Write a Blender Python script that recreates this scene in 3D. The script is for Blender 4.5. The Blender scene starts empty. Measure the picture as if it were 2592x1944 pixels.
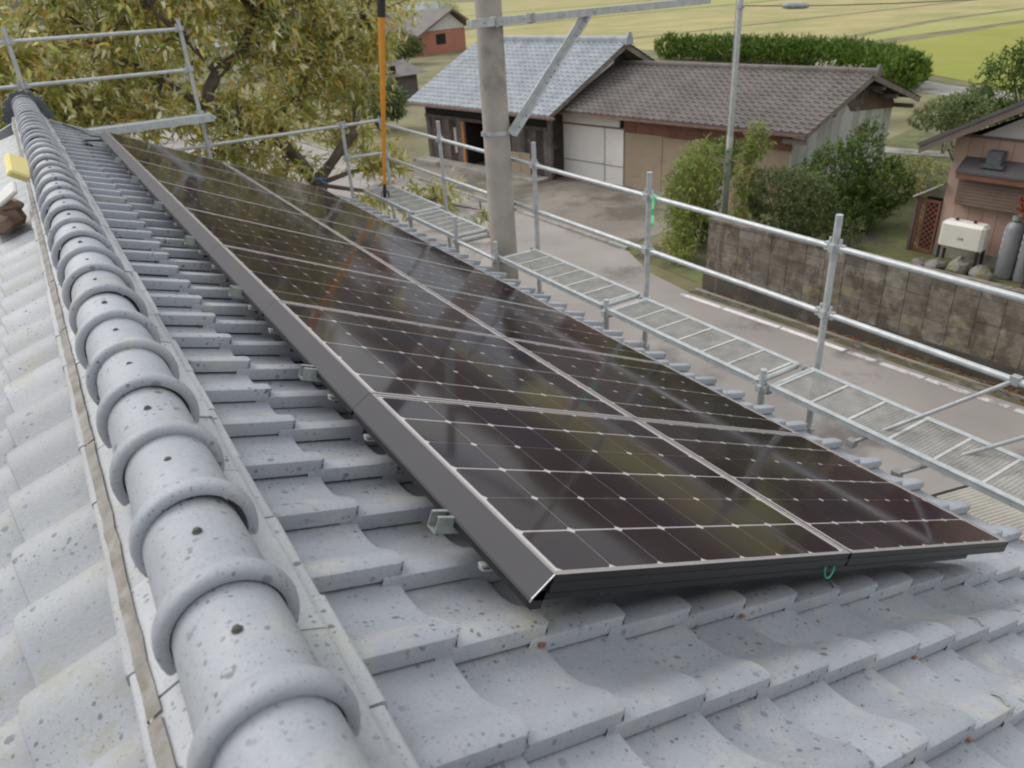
import bpy, math, random
import numpy as np
from mathutils import Matrix, Vector

# ------------------------------------------------------------------ camera, sky, sun, exposure
scene = bpy.context.scene
col = scene.collection
R_ = math.radians
PITCH = R_(24.1)          # roof pitch
GZ = -5.2                 # ground level (origin = top corner of the first solar panel)

cam_data = bpy.data.cameras.new("camera")
cam = bpy.data.objects.new("camera", cam_data)
col.objects.link(cam)
cam_data.sensor_fit = 'HORIZONTAL'
cam_data.sensor_width = 36.0
cam_data.lens = 36.0 * 1915.33 / 2592.0
cam_data.dof.use_dof = True
cam_data.dof.focus_distance = 2.7
cam_data.dof.aperture_fstop = 5.0
cam_data.clip_start = 0.05
cam_data.clip_end = 6000
cx = Vector((0.84718083, -0.52824485, -0.05693872))
cy = Vector((-0.29080761, -0.37134143, -0.88178029))
cz = Vector((0.44465219, 0.76358557, -0.46821096))
m = Matrix.Identity(4)
for r in range(3):
    m[r][0], m[r][1], m[r][2] = cx[r], -cy[r], -cz[r]
    m[r][3] = (-0.68284696, -1.02410389, 1.10121263)[r]
cam.matrix_world = m
scene.camera = cam

SUN_EL, SUN_AZ = R_(42), R_(330)     # azimuth clockwise from +Y
world = bpy.data.worlds.new("World")
scene.world = world
world.use_nodes = True
wn = world.node_tree
wn.nodes.clear()
sky = wn.nodes.new('ShaderNodeTexSky')
sky.sky_type = 'NISHITA'
sky.sun_disc = False
sky.sun_elevation = SUN_EL
sky.sun_rotation = SUN_AZ
sky.dust_density = 1.5
sky.air_density = 1.0
sky.ozone_density = 1.0
hsv = wn.nodes.new('ShaderNodeHueSaturation')
hsv.inputs['Saturation'].default_value = 0.5
# an even, slightly broken cloud veil over the clear sky
tc = wn.nodes.new('ShaderNodeTexCoord')
cn = wn.nodes.new('ShaderNodeTexNoise'); cn.inputs['Scale'].default_value = 3.0; cn.inputs['Detail'].default_value = 5
cr = wn.nodes.new('ShaderNodeValToRGB')
cr.color_ramp.elements[0].position = .3; cr.color_ramp.elements[0].color = (.82, .85, .89, 1)
cr.color_ramp.elements[1].position = .7; cr.color_ramp.elements[1].color = (1.0, 1.0, 1.0, 1)
cs_ = wn.nodes.new('ShaderNodeVectorMath'); cs_.operation = 'SCALE'; cs_.inputs[3].default_value = 5.2
cm = wn.nodes.new('ShaderNodeMix'); cm.data_type = 'RGBA'; cm.inputs[0].default_value = .82
bg = wn.nodes.new('ShaderNodeBackground')
bg.inputs['Strength'].default_value = 0.13
wo = wn.nodes.new('ShaderNodeOutputWorld')
wn.links.new(tc.outputs['Generated'], cn.inputs['Vector'])
wn.links.new(cn.outputs['Fac'], cr.inputs['Fac'])
sx = wn.nodes.new('ShaderNodeSeparateXYZ'); wn.links.new(tc.outputs['Generated'], sx.inputs[0])
mr = wn.nodes.new('ShaderNodeMapRange'); mr.inputs[1].default_value = 0; mr.inputs[2].default_value = 1; mr.inputs[3].default_value = .78; mr.inputs[4].default_value = 1.12
wn.links.new(sx.outputs[2], mr.inputs[0])
gm = wn.nodes.new('ShaderNodeVectorMath'); gm.operation = 'SCALE'
wn.links.new(cr.outputs['Color'], gm.inputs[0]); wn.links.new(mr.outputs[0], gm.inputs[3])
wn.links.new(gm.outputs[0], cs_.inputs[0])
wn.links.new(sky.outputs[0], hsv.inputs['Color'])
wn.links.new(hsv.outputs[0], cm.inputs[6])
wn.links.new(cs_.outputs[0], cm.inputs[7])
wn.links.new(cm.outputs[2], bg.inputs['Color'])
wn.links.new(bg.outputs[0], wo.inputs['Surface'])

sun_data = bpy.data.lights.new("sun", 'SUN')
sun_data.energy = 1.15
sun_data.angle = R_(35)
sun_data.color = (1.0, 0.96, 0.9)
sun = bpy.data.objects.new("sun", sun_data)
col.objects.link(sun)
sd = Vector((math.sin(SUN_AZ) * math.cos(SUN_EL), math.cos(SUN_AZ) * math.cos(SUN_EL), math.sin(SUN_EL)))
sun.rotation_euler = sd.to_track_quat('Z', 'Y').to_euler()

scene.view_settings.view_transform = 'Standard'
scene.view_settings.look = 'None'
scene.view_settings.exposure = 0.74
scene.view_settings.gamma = 1.0
scene.view_settings.use_curve_mapping = False
scene.render.engine = 'CYCLES'
scene.cycles.use_denoising = True
scene.cycles.max_bounces = 8
scene.cycles.transparent_max_bounces = 16
scene.cycles.pixel_filter_type = 'BLACKMAN_HARRIS'
scene.cycles.filter_width = 2.0

rng = random.Random(7)
nrng = np.random.default_rng(11)

# ------------------------------------------------------------------ helpers
class MB:
    """collects faces for one mesh"""
    def __init__(s):
        s.v = []; s.f = []; s.mi = []
    def face(s, pts, mi=0):
        n = len(s.v); s.v += [tuple(p) for p in pts]; s.f.append(tuple(range(n, n + len(pts)))); s.mi.append(mi)
    def raw(s, v, f, mi=0):
        n = len(s.v); s.v += [tuple(p) for p in v]
        for q in f:
            s.f.append(tuple(i + n for i in q)); s.mi.append(mi)
    def box(s, c, size, M=None, mi=0):
        x, y, z = (k * .5 for k in size)
        P = [(-x,-y,-z),(x,-y,-z),(x,y,-z),(-x,y,-z),(-x,-y,z),(x,-y,z),(x,y,z),(-x,y,z)]
        c = Vector(c)
        P = [(M @ Vector(p) if M else Vector(p)) + c for p in P]
        s.raw(P, [(3,2,1,0),(4,5,6,7),(0,1,5,4),(1,2,6,5),(2,3,7,6),(3,0,4,7)], mi)
    def span(s, lo, hi, mi=0):
        s.box([(a + b) / 2 for a, b in zip(lo, hi)], [abs(b - a) for a, b in zip(lo, hi)], None, mi)
    def tube(s, pts, rads, n=10, caps=True, mi=0):
        pts = [Vector(p) for p in pts]
        if not hasattr(rads, '__len__'): rads = [rads] * len(pts)
        base = len(s.v); N = len(pts); ref = None
        for i, p in enumerate(pts):
            d = (pts[min(i + 1, N - 1)] - pts[max(i - 1, 0)]).normalized()
            if ref is None:
                ref = Vector((0, 0, 1)) if abs(d.z) < .9 else Vector((1, 0, 0))
                a = d.cross(ref).normalized()
            else:
                a = (a - d * a.dot(d)).normalized()
            b = d.cross(a)
            for k in range(n):
                t = 2 * math.pi * k / n
                s.v.append(tuple(p + (a * math.cos(t) + b * math.sin(t)) * rads[i]))
        for i in range(N - 1):
            for k in range(n):
                s.f.append((base + i*n + k, base + i*n + (k+1) % n, base + (i+1)*n + (k+1) % n, base + (i+1)*n + k)); s.mi.append(mi)
        if caps:
            s.f.append(tuple(base + k for k in reversed(range(n)))); s.mi.append(mi)
            s.f.append(tuple(base + (N-1)*n + k for k in range(n))); s.mi.append(mi)
    def bar(s, p0, p1, w, h, up=(0, 0, 1), mi=0):
        p0, p1 = Vector(p0), Vector(p1); d = (p1 - p0); L = d.length; d.normalize()
        up = Vector(up); x = d.cross(up)
        if x.length < 1e-4: x = d.cross(Vector((1, 0, 0)))
        x.normalize(); z = x.cross(d)
        M = Matrix((x, d, z)).transposed()
        s.box((p0 + p1) / 2, (w, L, h), M, mi)
    def prism(s, poly, d0, d1, mi=0):
        """poly: list of (a,b); d0,d1 functions mapping (a,b)->3d point"""
        n = len(poly); A = [d0(*p) for p in poly]; B = [d1(*p) for p in poly]
        s.raw(A + B, [tuple(range(n))] + [tuple(range(2*n - 1, n - 1, -1))] + [(i, i + n, (i + 1) % n + n, (i + 1) % n) for i in range(n)], mi)
    def mesh(s, name, mats=None, smooth=None):
        me = bpy.data.meshes.new(name)
        me.from_pydata(s.v, [], s.f)
        for mt in (mats or []): me.materials.append(mt)
        if mats and len(mats) > 1:
            me.polygons.foreach_set('material_index', s.mi)
        if smooth is not None:
            me.polygons.foreach_set('use_smooth', [True] * len(me.polygons))
            me.update()
            try: me.set_sharp_from_angle(angle=R_(smooth))
            except Exception: pass
        me.update()
        return me

WM = {}
def put(o, parent=None, local=False):
    """link; keep world placement when parenting unless local"""
    col.objects.link(o)
    b = o.matrix_basis.copy()
    if parent:
        o.parent = parent
        if local: WM[o.name] = WM[parent.name] @ b
        else:
            o.matrix_parent_inverse = WM[parent.name].inverted(); WM[o.name] = b
    else: WM[o.name] = b
    return o
def thing(name, label, cat, loc=(0, 0, 0), rot=(0, 0, 0), group=None, kind=None):
    o = bpy.data.objects.new(name, None); o.location = loc; o.rotation_euler = rot
    o.empty_display_size = .1
    put(o); tag(o, label, cat, group, kind); return o
def tag(o, label=None, cat=None, group=None, kind=None):
    if label: o['label'] = label
    if cat: o['category'] = cat
    if group: o['group'] = group
    if kind: o['kind'] = kind
    return o
def obj(name, mb, mats, parent=None, smooth=None, local=False, loc=(0,0,0), rot=(0,0,0)):
    if not isinstance(mats, (list, tuple)): mats = [mats]
    me = mb.mesh(name, mats, smooth) if isinstance(mb, MB) else mb
    o = bpy.data.objects.new(name, me); o.location = loc; o.rotation_euler = rot
    return put(o, parent, local)

# ------------------------------------------------------------------ materials
def newmat(name):
    mt = bpy.data.materials.new(name); mt.use_nodes = True
    nt = mt.node_tree; return mt, nt, nt.nodes['Principled BSDF']
def N(nt, t, **kw):
    n = nt.nodes.new(t)
    for k, v in kw.items(): setattr(n, k, v)
    return n
def coords(nt, scale=1.0, warp=0, world=True):
    if world: src = N(nt, 'ShaderNodeNewGeometry').outputs['Position']
    else: src = N(nt, 'ShaderNodeTexCoord').outputs['Object']
    return src
def noise(nt, vec, scale, detail=4, rough=.55):
    n = N(nt, 'ShaderNodeTexNoise'); n.inputs['Scale'].default_value = scale
    n.inputs['Detail'].default_value = detail; n.inputs['Roughness'].default_value = rough
    nt.links.new(vec, n.inputs['Vector']); return n.outputs['Fac']
def ramp(nt, fac, stops):
    r = N(nt, 'ShaderNodeValToRGB'); e = r.color_ramp.elements
    while len(e) < len(stops): e.new(.5)
    for i, (p, c) in enumerate(stops):
        e[i].position = p; e[i].color = (c[0], c[1], c[2], 1) if hasattr(c, '__len__') else (c, c, c, 1)
    nt.links.new(fac, r.inputs['Fac']); return r.outputs['Color']
def mix(nt, fac, a, b, mode='MIX'):
    x = N(nt, 'ShaderNodeMix', data_type='RGBA', blend_type=mode)
    for s, v in ((0, fac), (6, a), (7, b)):
        if hasattr(v, 'is_linked'): nt.links.new(v, x.inputs[s])
        elif s == 0: x.inputs[0].default_value = v
        else: x.inputs[s].default_value = (v[0], v[1], v[2], 1)
    return x.outputs[2]
def math_(nt, op, a, b=0.0):
    x = N(nt, 'ShaderNodeMath', operation=op)
    for i, v in enumerate((a, b)):
        if hasattr(v, 'is_linked'): nt.links.new(v, x.inputs[i])
        else: x.inputs[i].default_value = v
    return x.outputs[0]
def bump(nt, bsdf, h, strength=.3, dist=.01):
    b = N(nt, 'ShaderNodeBump'); b.inputs['Strength'].default_value = strength; b.inputs['Distance'].default_value = dist
    nt.links.new(h, b.inputs['Height']); nt.links.new(b.outputs[0], bsdf.inputs['Normal'])
def simple(name, c, rough=.6, metal=0, var=.25, scale=6, c2=None, bmp=0, bdist=.005, spec=.5, world=True, stain=None, detail=5):
    """procedural colour with uneven wear"""
    mt, nt, b = newmat(name)
    v = coords(nt, world=world)
    f = noise(nt, v, scale, detail)
    lo = [k * (1 - var) for k in c]; hi = [min(1, k * (1 + var)) for k in c]
    colr = ramp(nt, f, [(.3, lo), (.7, c2 if c2 else hi)])
    if stain:
        f2 = noise(nt, v, stain[1], 6, .65)
        mask = ramp(nt, f2, [(stain[2], 0), (stain[2] + .12, 1)])
        colr = mix(nt, mask, colr, stain[0])
    nt.links.new(colr, b.inputs['Base Color'])
    b.inputs['Roughness'].default_value = rough; b.inputs['Metallic'].default_value = metal
    b.inputs['Specular IOR Level'].default_value = spec
    if bmp:
        bump(nt, b, noise(nt, v, scale * 6, 6, .6), bmp, bdist)
    return mt

def tile_material(name, base, moss, speck=1.0, lichen=.6):
    mt, nt, b = newmat(name)
    v = coords(nt)
    big = noise(nt, v, 2.6, 4)
    colr = ramp(nt, big, [(.3, [k * .86 for k in base]), (.7, [k * 1.08 for k in base])])
    # each tile fired a little differently
    oi = N(nt, 'ShaderNodeObjectInfo')
    tone = ramp(nt, oi.outputs['Random'], [(0, .86), (.5, .97), (1, 1.06)])
    colr = mix(nt, 1.0, colr, tone, 'MULTIPLY')
    # pale lichen film
    f2 = noise(nt, v, 5.5, 8, .68)
    mask = math_(nt, 'MULTIPLY', ramp(nt, f2, [(.53, 0), (.70, 1)]), lichen)
    colr = mix(nt, mask, colr, moss)
    fine = noise(nt, v, 90, 4, .7)
    colr = mix(nt, .35, colr, ramp(nt, fine, [(.35, .82), (.65, 1.06)]), 'MULTIPLY')
    # dark spots, two sizes
    wv = N(nt, 'ShaderNodeVectorMath', operation='ADD')
    wn_ = N(nt, 'ShaderNodeTexNoise'); wn_.inputs['Scale'].default_value = 55
    nt.links.new(v, wn_.inputs['Vector'])
    ws = N(nt, 'ShaderNodeVectorMath', operation='SCALE'); ws.inputs[3].default_value = .012
    nt.links.new(wn_.outputs['Color'], ws.inputs[0]); nt.links.new(v, wv.inputs[0]); nt.links.new(ws.outputs[0], wv.inputs[1])
    patch = ramp(nt, noise(nt, v, 4.2, 3), [(.38, .25), (.60, 1.0)])
    for sc, rad, thr, amt in ((32, .35, .58, .78), (66, .40, .50, .76), (150, .42, .40, .5)):
        vo = N(nt, 'ShaderNodeTexVoronoi'); vo.inputs['Scale'].default_value = sc
        nt.links.new(wv.outputs[0], vo.inputs['Vector'])
        sep = N(nt, 'ShaderNodeSeparateColor'); nt.links.new(vo.outputs['Color'], sep.inputs[0])
        size = math_(nt, 'MULTIPLY', math_(nt, 'SUBTRACT', sep.outputs[0], thr), rad / (1 - thr))
        inside = math_(nt, 'SUBTRACT', size, vo.outputs['Distance'])
        mk = ramp(nt, math_(nt, 'MULTIPLY', inside, 14), [(0, 0), (1, 1)])
        mk = math_(nt, 'MULTIPLY', math_(nt, 'MULTIPLY', mk, patch), amt * speck)
        colr = mix(nt, mk, colr, (.085, .098, .108))
    nt.links.new(colr, b.inputs['Base Color'])
    b.inputs['Roughness'].default_value = .5
    b.inputs['Specular IOR Level'].default_value = .45
    bump(nt, b, noise(nt, v, 130, 6, .7), .5, .003)
    return mt

M = {}
M['tile'] = tile_material('roof_tile_glaze', (.368, .386, .424), (.47, .46, .39), 1.0, .75)
M['tile_old'] = tile_material('roof_tile_lichen', (.365, .38, .405), (.30, .285, .20), 1.0, .8)
M['noshi'] = tile_material('flat_ridge_tile_glaze', (.42, .435, .455), (.43, .42, .36), 1.0, .6)
M['mortar'] = simple('dirty_mortar', (.27, .252, .23), .9, 0, .3, 14, stain=((.20, .18, .145), 9, .52), bmp=.5, bdist=.006)
M['mortar_pale'] = simple('pale_mortar', (.38, .375, .345), .9, 0, .2, 12, stain=((.22, .20, .16), 7, .56), bmp=.5, bdist=.006)
M['oni'] = simple('ridge_end_tile', (.10, .108, .118), .5, 0, .2, 9)
M['under'] = simple('roof_underlay', (.05, .045, .04), .9)
M['nail'] = simple('nail_sealant', (.075, .08, .062), .8, 0, .5, 200)
M['alu_dark'] = simple('black_anodised', (.022, .021, .022), .42, .2, .1, 30)
M['lip'] = simple('lip_sky_sheen', (.36, .335, .325), .42, .4, .08, 30)  # dark frame lip coloured pale: the sky's reflection is put into its colour
M['cover'] = simple('grey_satin_cover', (.075, .072, .08), .65, .0, .05, 3, spec=.2)
M['cut'] = simple('bare_cut_aluminium', (.50, .50, .50), .4, .4, .1, 30)
M['backsheet'] = simple('white_backsheet', (.95, .88, .86), .5, 0, .02, 8)
M['rail'] = simple('galvanised_rail', (.36, .39, .37), .5, .5, .2, 40)
def cell_mat():
    mt, nt, b = newmat('silicon_cell')
    oi = N(nt, 'ShaderNodeObjectInfo')
    c = ramp(nt, oi.outputs['Random'], [(0, (.034, .016, .024)), (.35, (.042, .019, .021)), (.7, (.034, .019, .017)), (1, (.027, .018, .040))])
    nt.links.new(c, b.inputs['Base Color']); b.inputs['Roughness'].default_value = .45
    b.inputs['Specular IOR Level'].default_value = .3
    return mt
M['cell'] = cell_mat()
def glass_mat(name, ior=1.45, rough=.03, tint=(1, 1, 1)):
    mt = bpy.data.materials.new(name); mt.use_nodes = True; nt = mt.node_tree; nt.nodes.clear()
    o = N(nt, 'ShaderNodeOutputMaterial'); fr = N(nt, 'ShaderNodeFresnel'); fr.inputs['IOR'].default_value = ior
    tr = N(nt, 'ShaderNodeBsdfTransparent'); tr.inputs[0].default_value = (*tint, 1)
    gl = N(nt, 'ShaderNodeBsdfGlossy'); gl.inputs['Roughness'].default_value = rough
    v = coords(nt)
    # rain film and dust: gloss is a little uneven
    rr = ramp(nt, noise(nt, v, 3.0, 5), [(.35, rough * .7), (.7, rough * 1.5)])
    nt.links.new(rr, gl.inputs['Roughness'])
    df = N(nt, 'ShaderNodeBsdfDiffuse'); df.inputs[0].default_value = (.55, .49, .49, 1)
    ms = N(nt, 'ShaderNodeMixShader'); nt.links.new(fr.outputs[0], ms.inputs[0])
    nt.links.new(tr.outputs[0], ms.inputs[1]); nt.links.new(gl.outputs[0], ms.inputs[2])
    m2 = N(nt, 'ShaderNodeMixShader')
    dust = math_(nt, 'MULTIPLY', ramp(nt, noise(nt, v, 1.7, 6, .6), [(.35, .45), (.7, 1)]), .016)
    nt.links.new(dust, m2.inputs[0]); nt.links.new(ms.outputs[0], m2.inputs[1]); nt.links.new(df.outputs[0], m2.inputs[2])
    nt.links.new(m2.outputs[0], o.inputs[0]); return mt
M['glass'] = glass_mat('panel_glass', 1.31, .065)
M['galv'] = simple('galvanised_steel', (.47, .49, .49), .48, .35, .16, 14, stain=((.36, .35, .33), 22, .62), spec=.5)
M['galv_dull'] = simple('dull_galvanised_steel', (.36, .37, .37), .55, .35, .2, 12, stain=((.24, .22, .2), 16, .6))
M['deck'] = simple('worn_deck_steel', (.52, .515, .49), .6, .25, .18, 9, stain=((.38, .34, .28), 5, .6))
M['concrete_pole'] = simple('spun_concrete', (.36, .325, .285), .85, 0, .16, 3.2, stain=((.21, .19, .165), 2.2, .55), bmp=.25, bdist=.004)
M['orange'] = simple('orange_fibreglass', (.62, .25, .02), .4, 0, .1, 10)
M['black'] = simple('black_rubber', (.02, .02, .022), .6, 0, .3, 30)
M['green_tape'] = simple('green_tape', (.18, .62, .28), .5, 0, .15, 20)
M['teal_wire'] = simple('teal_wire', (.03, .32, .22), .4, 0, .1, 20)
M['blue'] = simple('blue_string', (.08, .25, .5), .6, 0, .2, 40)
M['copper_gutter'] = simple('brown_gutter', (.20, .13, .105), .5, .2, .25, 4)
M['grey_gutter'] = simple('pale_gutter', (.42, .43, .43), .5, 0, .15, 5)
M['plaster'] = simple('cream_plaster', (.55, .52, .46), .85, 0, .08, 2)
M['yellow'] = simple('yellow_plastic', (.80, .69, .27), .4, 0, .05, 4)
M['brown_bag'] = simple('brown_leather', (.21, .14, .10), .7, 0, .35, 12)
M['white_plastic'] = simple('white_plastic', (.66, .65, .61), .45, 0, .08, 6)

# ------------------------------------------------------------------ roof geometry
CA, SA = math.cos(PITCH), math.sin(PITCH)
RX, RZ = -0.637, 0.127                      # ridge line (height of the tile crests there)
def RW(u, v, h): return Vector((v * CA + h * SA, u, -v * SA + h * CA))
def mirror(p): return Vector((2 * RX - p[0], p[1], p[2]))
ROOF_Y0, ROOF_Y1 = -3.6, 9.35
UTILE, VTILE = .265, .239
RISE = .031
prof = [(0, .013), (0, .0505), (.0018, .0538), (.008, .0555), (.026, .0562), (.045, .0545), (.062, .0495), (.08, .041), (.10, .0295),
        (.12, .019), (.145, .0095), (.175, .0035), (.21, .001), (.245, .002), (.285, .007)]
prof_left = [(0, .013), (0, .0470), (.003, .0520), (.010, .0550), (.030, .0580), (.055, .0575), (.080, .0530), (.105, .0455), (.130, .0355),
             (.155, .0245), (.180, .0145), (.205, .0065), (.228, .0015), (.250, .001), (.285, .006)]
def tile_mesh(name, mat, length=VTILE, over=.045, prof=prof):
    mb = MB(); rise = RISE
    rows = [-(length + over), -length * .5, -.012, -.003, 0.0]
    drop = [0, 0, 0, .0016, .0060]
    n = len(prof)
    for x, dz in zip(rows, drop):
        t = (x + length) / length
        for (u, h) in prof:
            # the outer lower corner of the roll is rounded off
            cut = .010 if (x > -.004 and u < .004) else 0
            mb.v.append((x - cut * .6, u + cut * .35, h + rise * t - (dz if h > .006 or u > .05 else 0)))
    for i in range(len(rows) - 1):
        for k in range(n - 1):
            mb.f.append((i*n + k, (i+1)*n + k, (i+1)*n + k + 1, i*n + k + 1)); mb.mi.append(0)
    b = len(mb.v); last = (len(rows) - 1) * n
    for (u, h) in prof:
        mb.v.append((0, u, max(h, .0) + rise - .029))
    for k in range(1, n - 1):
        mb.f.append((last + k, b + k, b + k + 1, last + k + 1)); mb.mi.append(0)
    return mb, mb.mesh(name, [mat], 40)

HB = -.232
house = thing('tiled_house', 'house under a pale grey tiled roof carrying the dark solar panels', 'house', (1.0, 3.0, GZ))
tmb, tile_me = tile_mesh('roof_tile', M['tile'])
tmb_left, tile_me_old = tile_mesh('roof_tile_lichen', M['tile_old'], prof=prof_left)
camp = Vector((-0.68284696, -1.02410389, 1.10121263))
cand = []
M_r = Matrix.Rotation(PITCH, 4, 'Y')
M_l = Matrix.Rotation(math.pi, 4, 'Z') @ M_r
for k in range(-1, 16):
    v = -.198 + VTILE * k
    for j in range(int((ROOF_Y0 - .004) / UTILE), int((ROOF_Y1 - .004) / UTILE) - 0):
        u = .004 + UTILE * j
        p = RW(u + rng.uniform(-.003, .003), v + rng.uniform(-.003, .003), HB + rng.uniform(-.0015, .0015))
        seen = (v < .15 or u < .02 or v > 2.25) and u > -1.0
        if u < -.1 and (v - 1.2) > 3.2 + u * 2: pass
        d = (p - camp).length
        cand.append((d if seen else 1000 + d, p, 0, M_r))
for k in range(0, 12):
    dist = .343 + VTILE * CA * k
    for j in range(-12, 33):
        u = .085 + UTILE * j
        if not ROOF_Y0 < u < ROOF_Y1: continue
        # same slope on the other side of the ridge
        q = RW(u, 0, HB)
        v = (dist - ((q.x - RX))) / CA
        p = RW(u, v, HB + rng.uniform(-.0015, .0015)); p = mirror(p)
        seen = k < 3 and u > -.4
        d = (p - camp).length
        cand.append((d if seen else 1000 + d, p, 1, M_l))
cand.sort(key=lambda c: c[0])
for (d, p, side, Mt) in cand[:298]:
    o = bpy.data.objects.new('roof_tile', tile_me_old if side else tile_me)
    jit = Matrix.Rotation(rng.uniform(-.006, .006), 4, 'Z')
    o.matrix_basis = Matrix.Translation(p) @ Mt @ jit
    put(o, house)
for side in (0, 1):
    tsrc = tmb_left if side else tmb; tv = np.array([list(x) + [1] for x in tsrc.v])
    V, F = [], []
    nv = len(tv); c = 0
    for (d, p, s_, Mt) in cand[298:]:
        if s_ != side: continue
        A = np.array(Matrix.Translation(p) @ Mt)
        V.append((tv @ A.T)[:, :3]); F += [tuple(i + c * nv for i in f) for f in tsrc.f]; c += 1
    me = bpy.data.meshes.new('remaining_roof_tiles'); me.from_pydata(np.vstack(V).tolist(), [], F)
    me.materials.append(M['tile_old'] if side else M['tile'])
    me.polygons.foreach_set('use_smooth', [True] * len(me.polygons)); me.set_sharp_from_angle(angle=R_(40)); me.update()
    o = obj('remaining_roof_tiles', me, M['tile'], house); o['kind'] = 'stuff'
# roof deck, fascia, walls
mb = MB()
for mir in (0, 1):
    P = [RW(ROOF_Y0 + .05, -.66, -.262), RW(ROOF_Y1 - .05, -.66, -.262), RW(ROOF_Y1 - .05, 3.33 if not mir else 2.3, -.262), RW(ROOF_Y0 + .05, 3.33 if not mir else 2.3, -.262)]
    if mir: P = [mirror(p) for p in P]
    Q = [p - Vector((0, 0, .05)) for p in P]
    mb.raw(P + Q, [(0, 1, 2, 3), (7, 6, 5, 4), (0, 4, 5, 1), (1, 5, 6, 2), (2, 6, 7, 3), (3, 7, 4, 0)])
obj('roof_deck', mb, M['under'], house)
mb = MB()
xe = RW(0, 3.33, -.3).x
mb.prism([(-3.2, GZ), (2.55, GZ), (2.55, RZ - .32 - (2.55 - RX) * math.tan(PITCH)), (RX, RZ - .34), (-2.4, RZ - .32 - 1.76 * math.tan(PITCH)), (-2.4, GZ)][1:],
         lambda x, z: Vector((x, ROOF_Y0 + .5, z)), lambda x, z: Vector((x, ROOF_Y1 - .5, z)))
obj('outer_wall', mb, M['plaster'], house)
# eaves gutter
mb = MB()
ge = RW(0, 3.46, -.30)
n = 8
pts0 = []; 
for i in range(n + 1):
    t = math.pi * i / n
    pts0.append((ge.x + .02 - .055 * math.cos(t), ge.z - .055 * math.sin(t)))
inner = [(ge.x + .02 + (x - ge.x - .02) * .92, ge.z + (z - ge.z) * .92) for x, z in pts0]
mb.prism(pts0 + inner[::-1], lambda x, z: Vector((x, ROOF_Y0, z)), lambda x, z: Vector((x, ROOF_Y1, z)))
obj('eaves_gutter', mb, M['grey_gutter'], house, 40)

# copper tie ends poking out at some laps
M['copper'] = simple('copper_tie', (.34, .17, .10), .5, .3, .2, 60)
for (jj, kk) in ((0, 1), (-1, 6), (0, 4), (-2, 5)):
    p = RW(.004 + UTILE * jj - .006, -.198 + VTILE * kk - .014, HB + RISE + .009)
    mb = MB(); mb.box(p, (.016, .008, .006), M_r.to_3x3()); obj('tie_end', mb, M['copper'], house)
# small wire snow hooks on a few tile rolls
for (uu, vv) in ((-.261, 1.672), (-.526, 1.198), (.004, 1.205), (-.791, 1.915), (-.261, 2.63)):
    mb = MB(); pts = []
    for q in range(9):
        t = q / 8; uo = .010 + .085 * t
        pts.append(RW(uu + uo, vv + .012 * math.sin(t * 3), HB + .029 + .056 - .060 * t * t + .016 * math.sin(math.pi * t)))
    mb.tube(pts, .0042, 6)
    obj('snow_hook', mb, M['rail'], house, 60)
# ------------------------------------------------------------------ ridge
def half_ring(mb, prof_yr, a0, a1, n, cxz):
    """revolve (y, r) profile about the ridge axis"""
    base = len(mb.v); m_ = len(prof_yr)
    for i in range(n + 1):
        t = a0 + (a1 - a0) * i / n
        for (y, r) in prof_yr:
            mb.v.append((cxz[0] + r * math.sin(t), y, cxz[1] + r * math.cos(t)))
    for i in range(n):
        for k in range(m_ - 1):
            mb.f.append((base + i*m_ + k, base + (i+1)*m_ + k, base + (i+1)*m_ + k + 1, base + i*m_ + k + 1)); mb.mi.append(0)
    # end faces closing the profile loop
    mb.f.append(tuple(base + k for k in range(m_))); mb.mi.append(0)
    mb.f.append(tuple(base + n*m_ + k for k in reversed(range(m_)))); mb.mi.append(0)
mb = MB()
# profile from far inner, along inside to the near end, band, body to the far end
pf = [(.300, .078), (-.002, .0925), (-.004, .098), (-.004, .1055), (-.001, .1105), (.006, .1138), (.016, .1150), (.028, .1138), (.038, .1100), (.047, .1040), (.054, .0985), (.061, .0955), (.070, .0945), (.30, .0890), (.302, .081)]
half_ring(mb, [(y, r) for y, r in pf] , R_(-112), R_(112), 26, (0, 0))
ridge_me = mb.mesh('ridge_tile', [M['tile']], 38)
mb = MB()
mb.tube([(0, 0, -.006), (0, 0, .004), (0, 0, .006)], [.006, .006, .003], 8)
mb.tube([(0, 0, -.002), (0, 0, .002)], [.0095, .007], 7)
nail_me = mb.mesh('nail', [M['nail']], 30)
RC = .213
PER = .27
y0 = -.38 - .165
i = -10
while True:
    y = y0 + PER * i
    if y > 8.95: break
    if y > -3.4:
        o = bpy.data.objects.new('ridge_tile', ridge_me); o.location = (RX + rng.uniform(-.003, .003), y, RC + rng.uniform(-.003, .003))
        o.rotation_euler = (rng.uniform(-.008, .008), rng.uniform(-.05, .05), rng.uniform(-.014, .014)); put(o, house)
        nn = bpy.data.objects.new('nail', nail_me); nn.location = (RX, y + .155 + rng.uniform(-.008, .008), RC + .0925); nn.rotation_euler = (rng.uniform(-.2, .2), rng.uniform(-.2, .2), rng.uniform(0, 3))
        put(nn, o)
    i += 1
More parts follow.
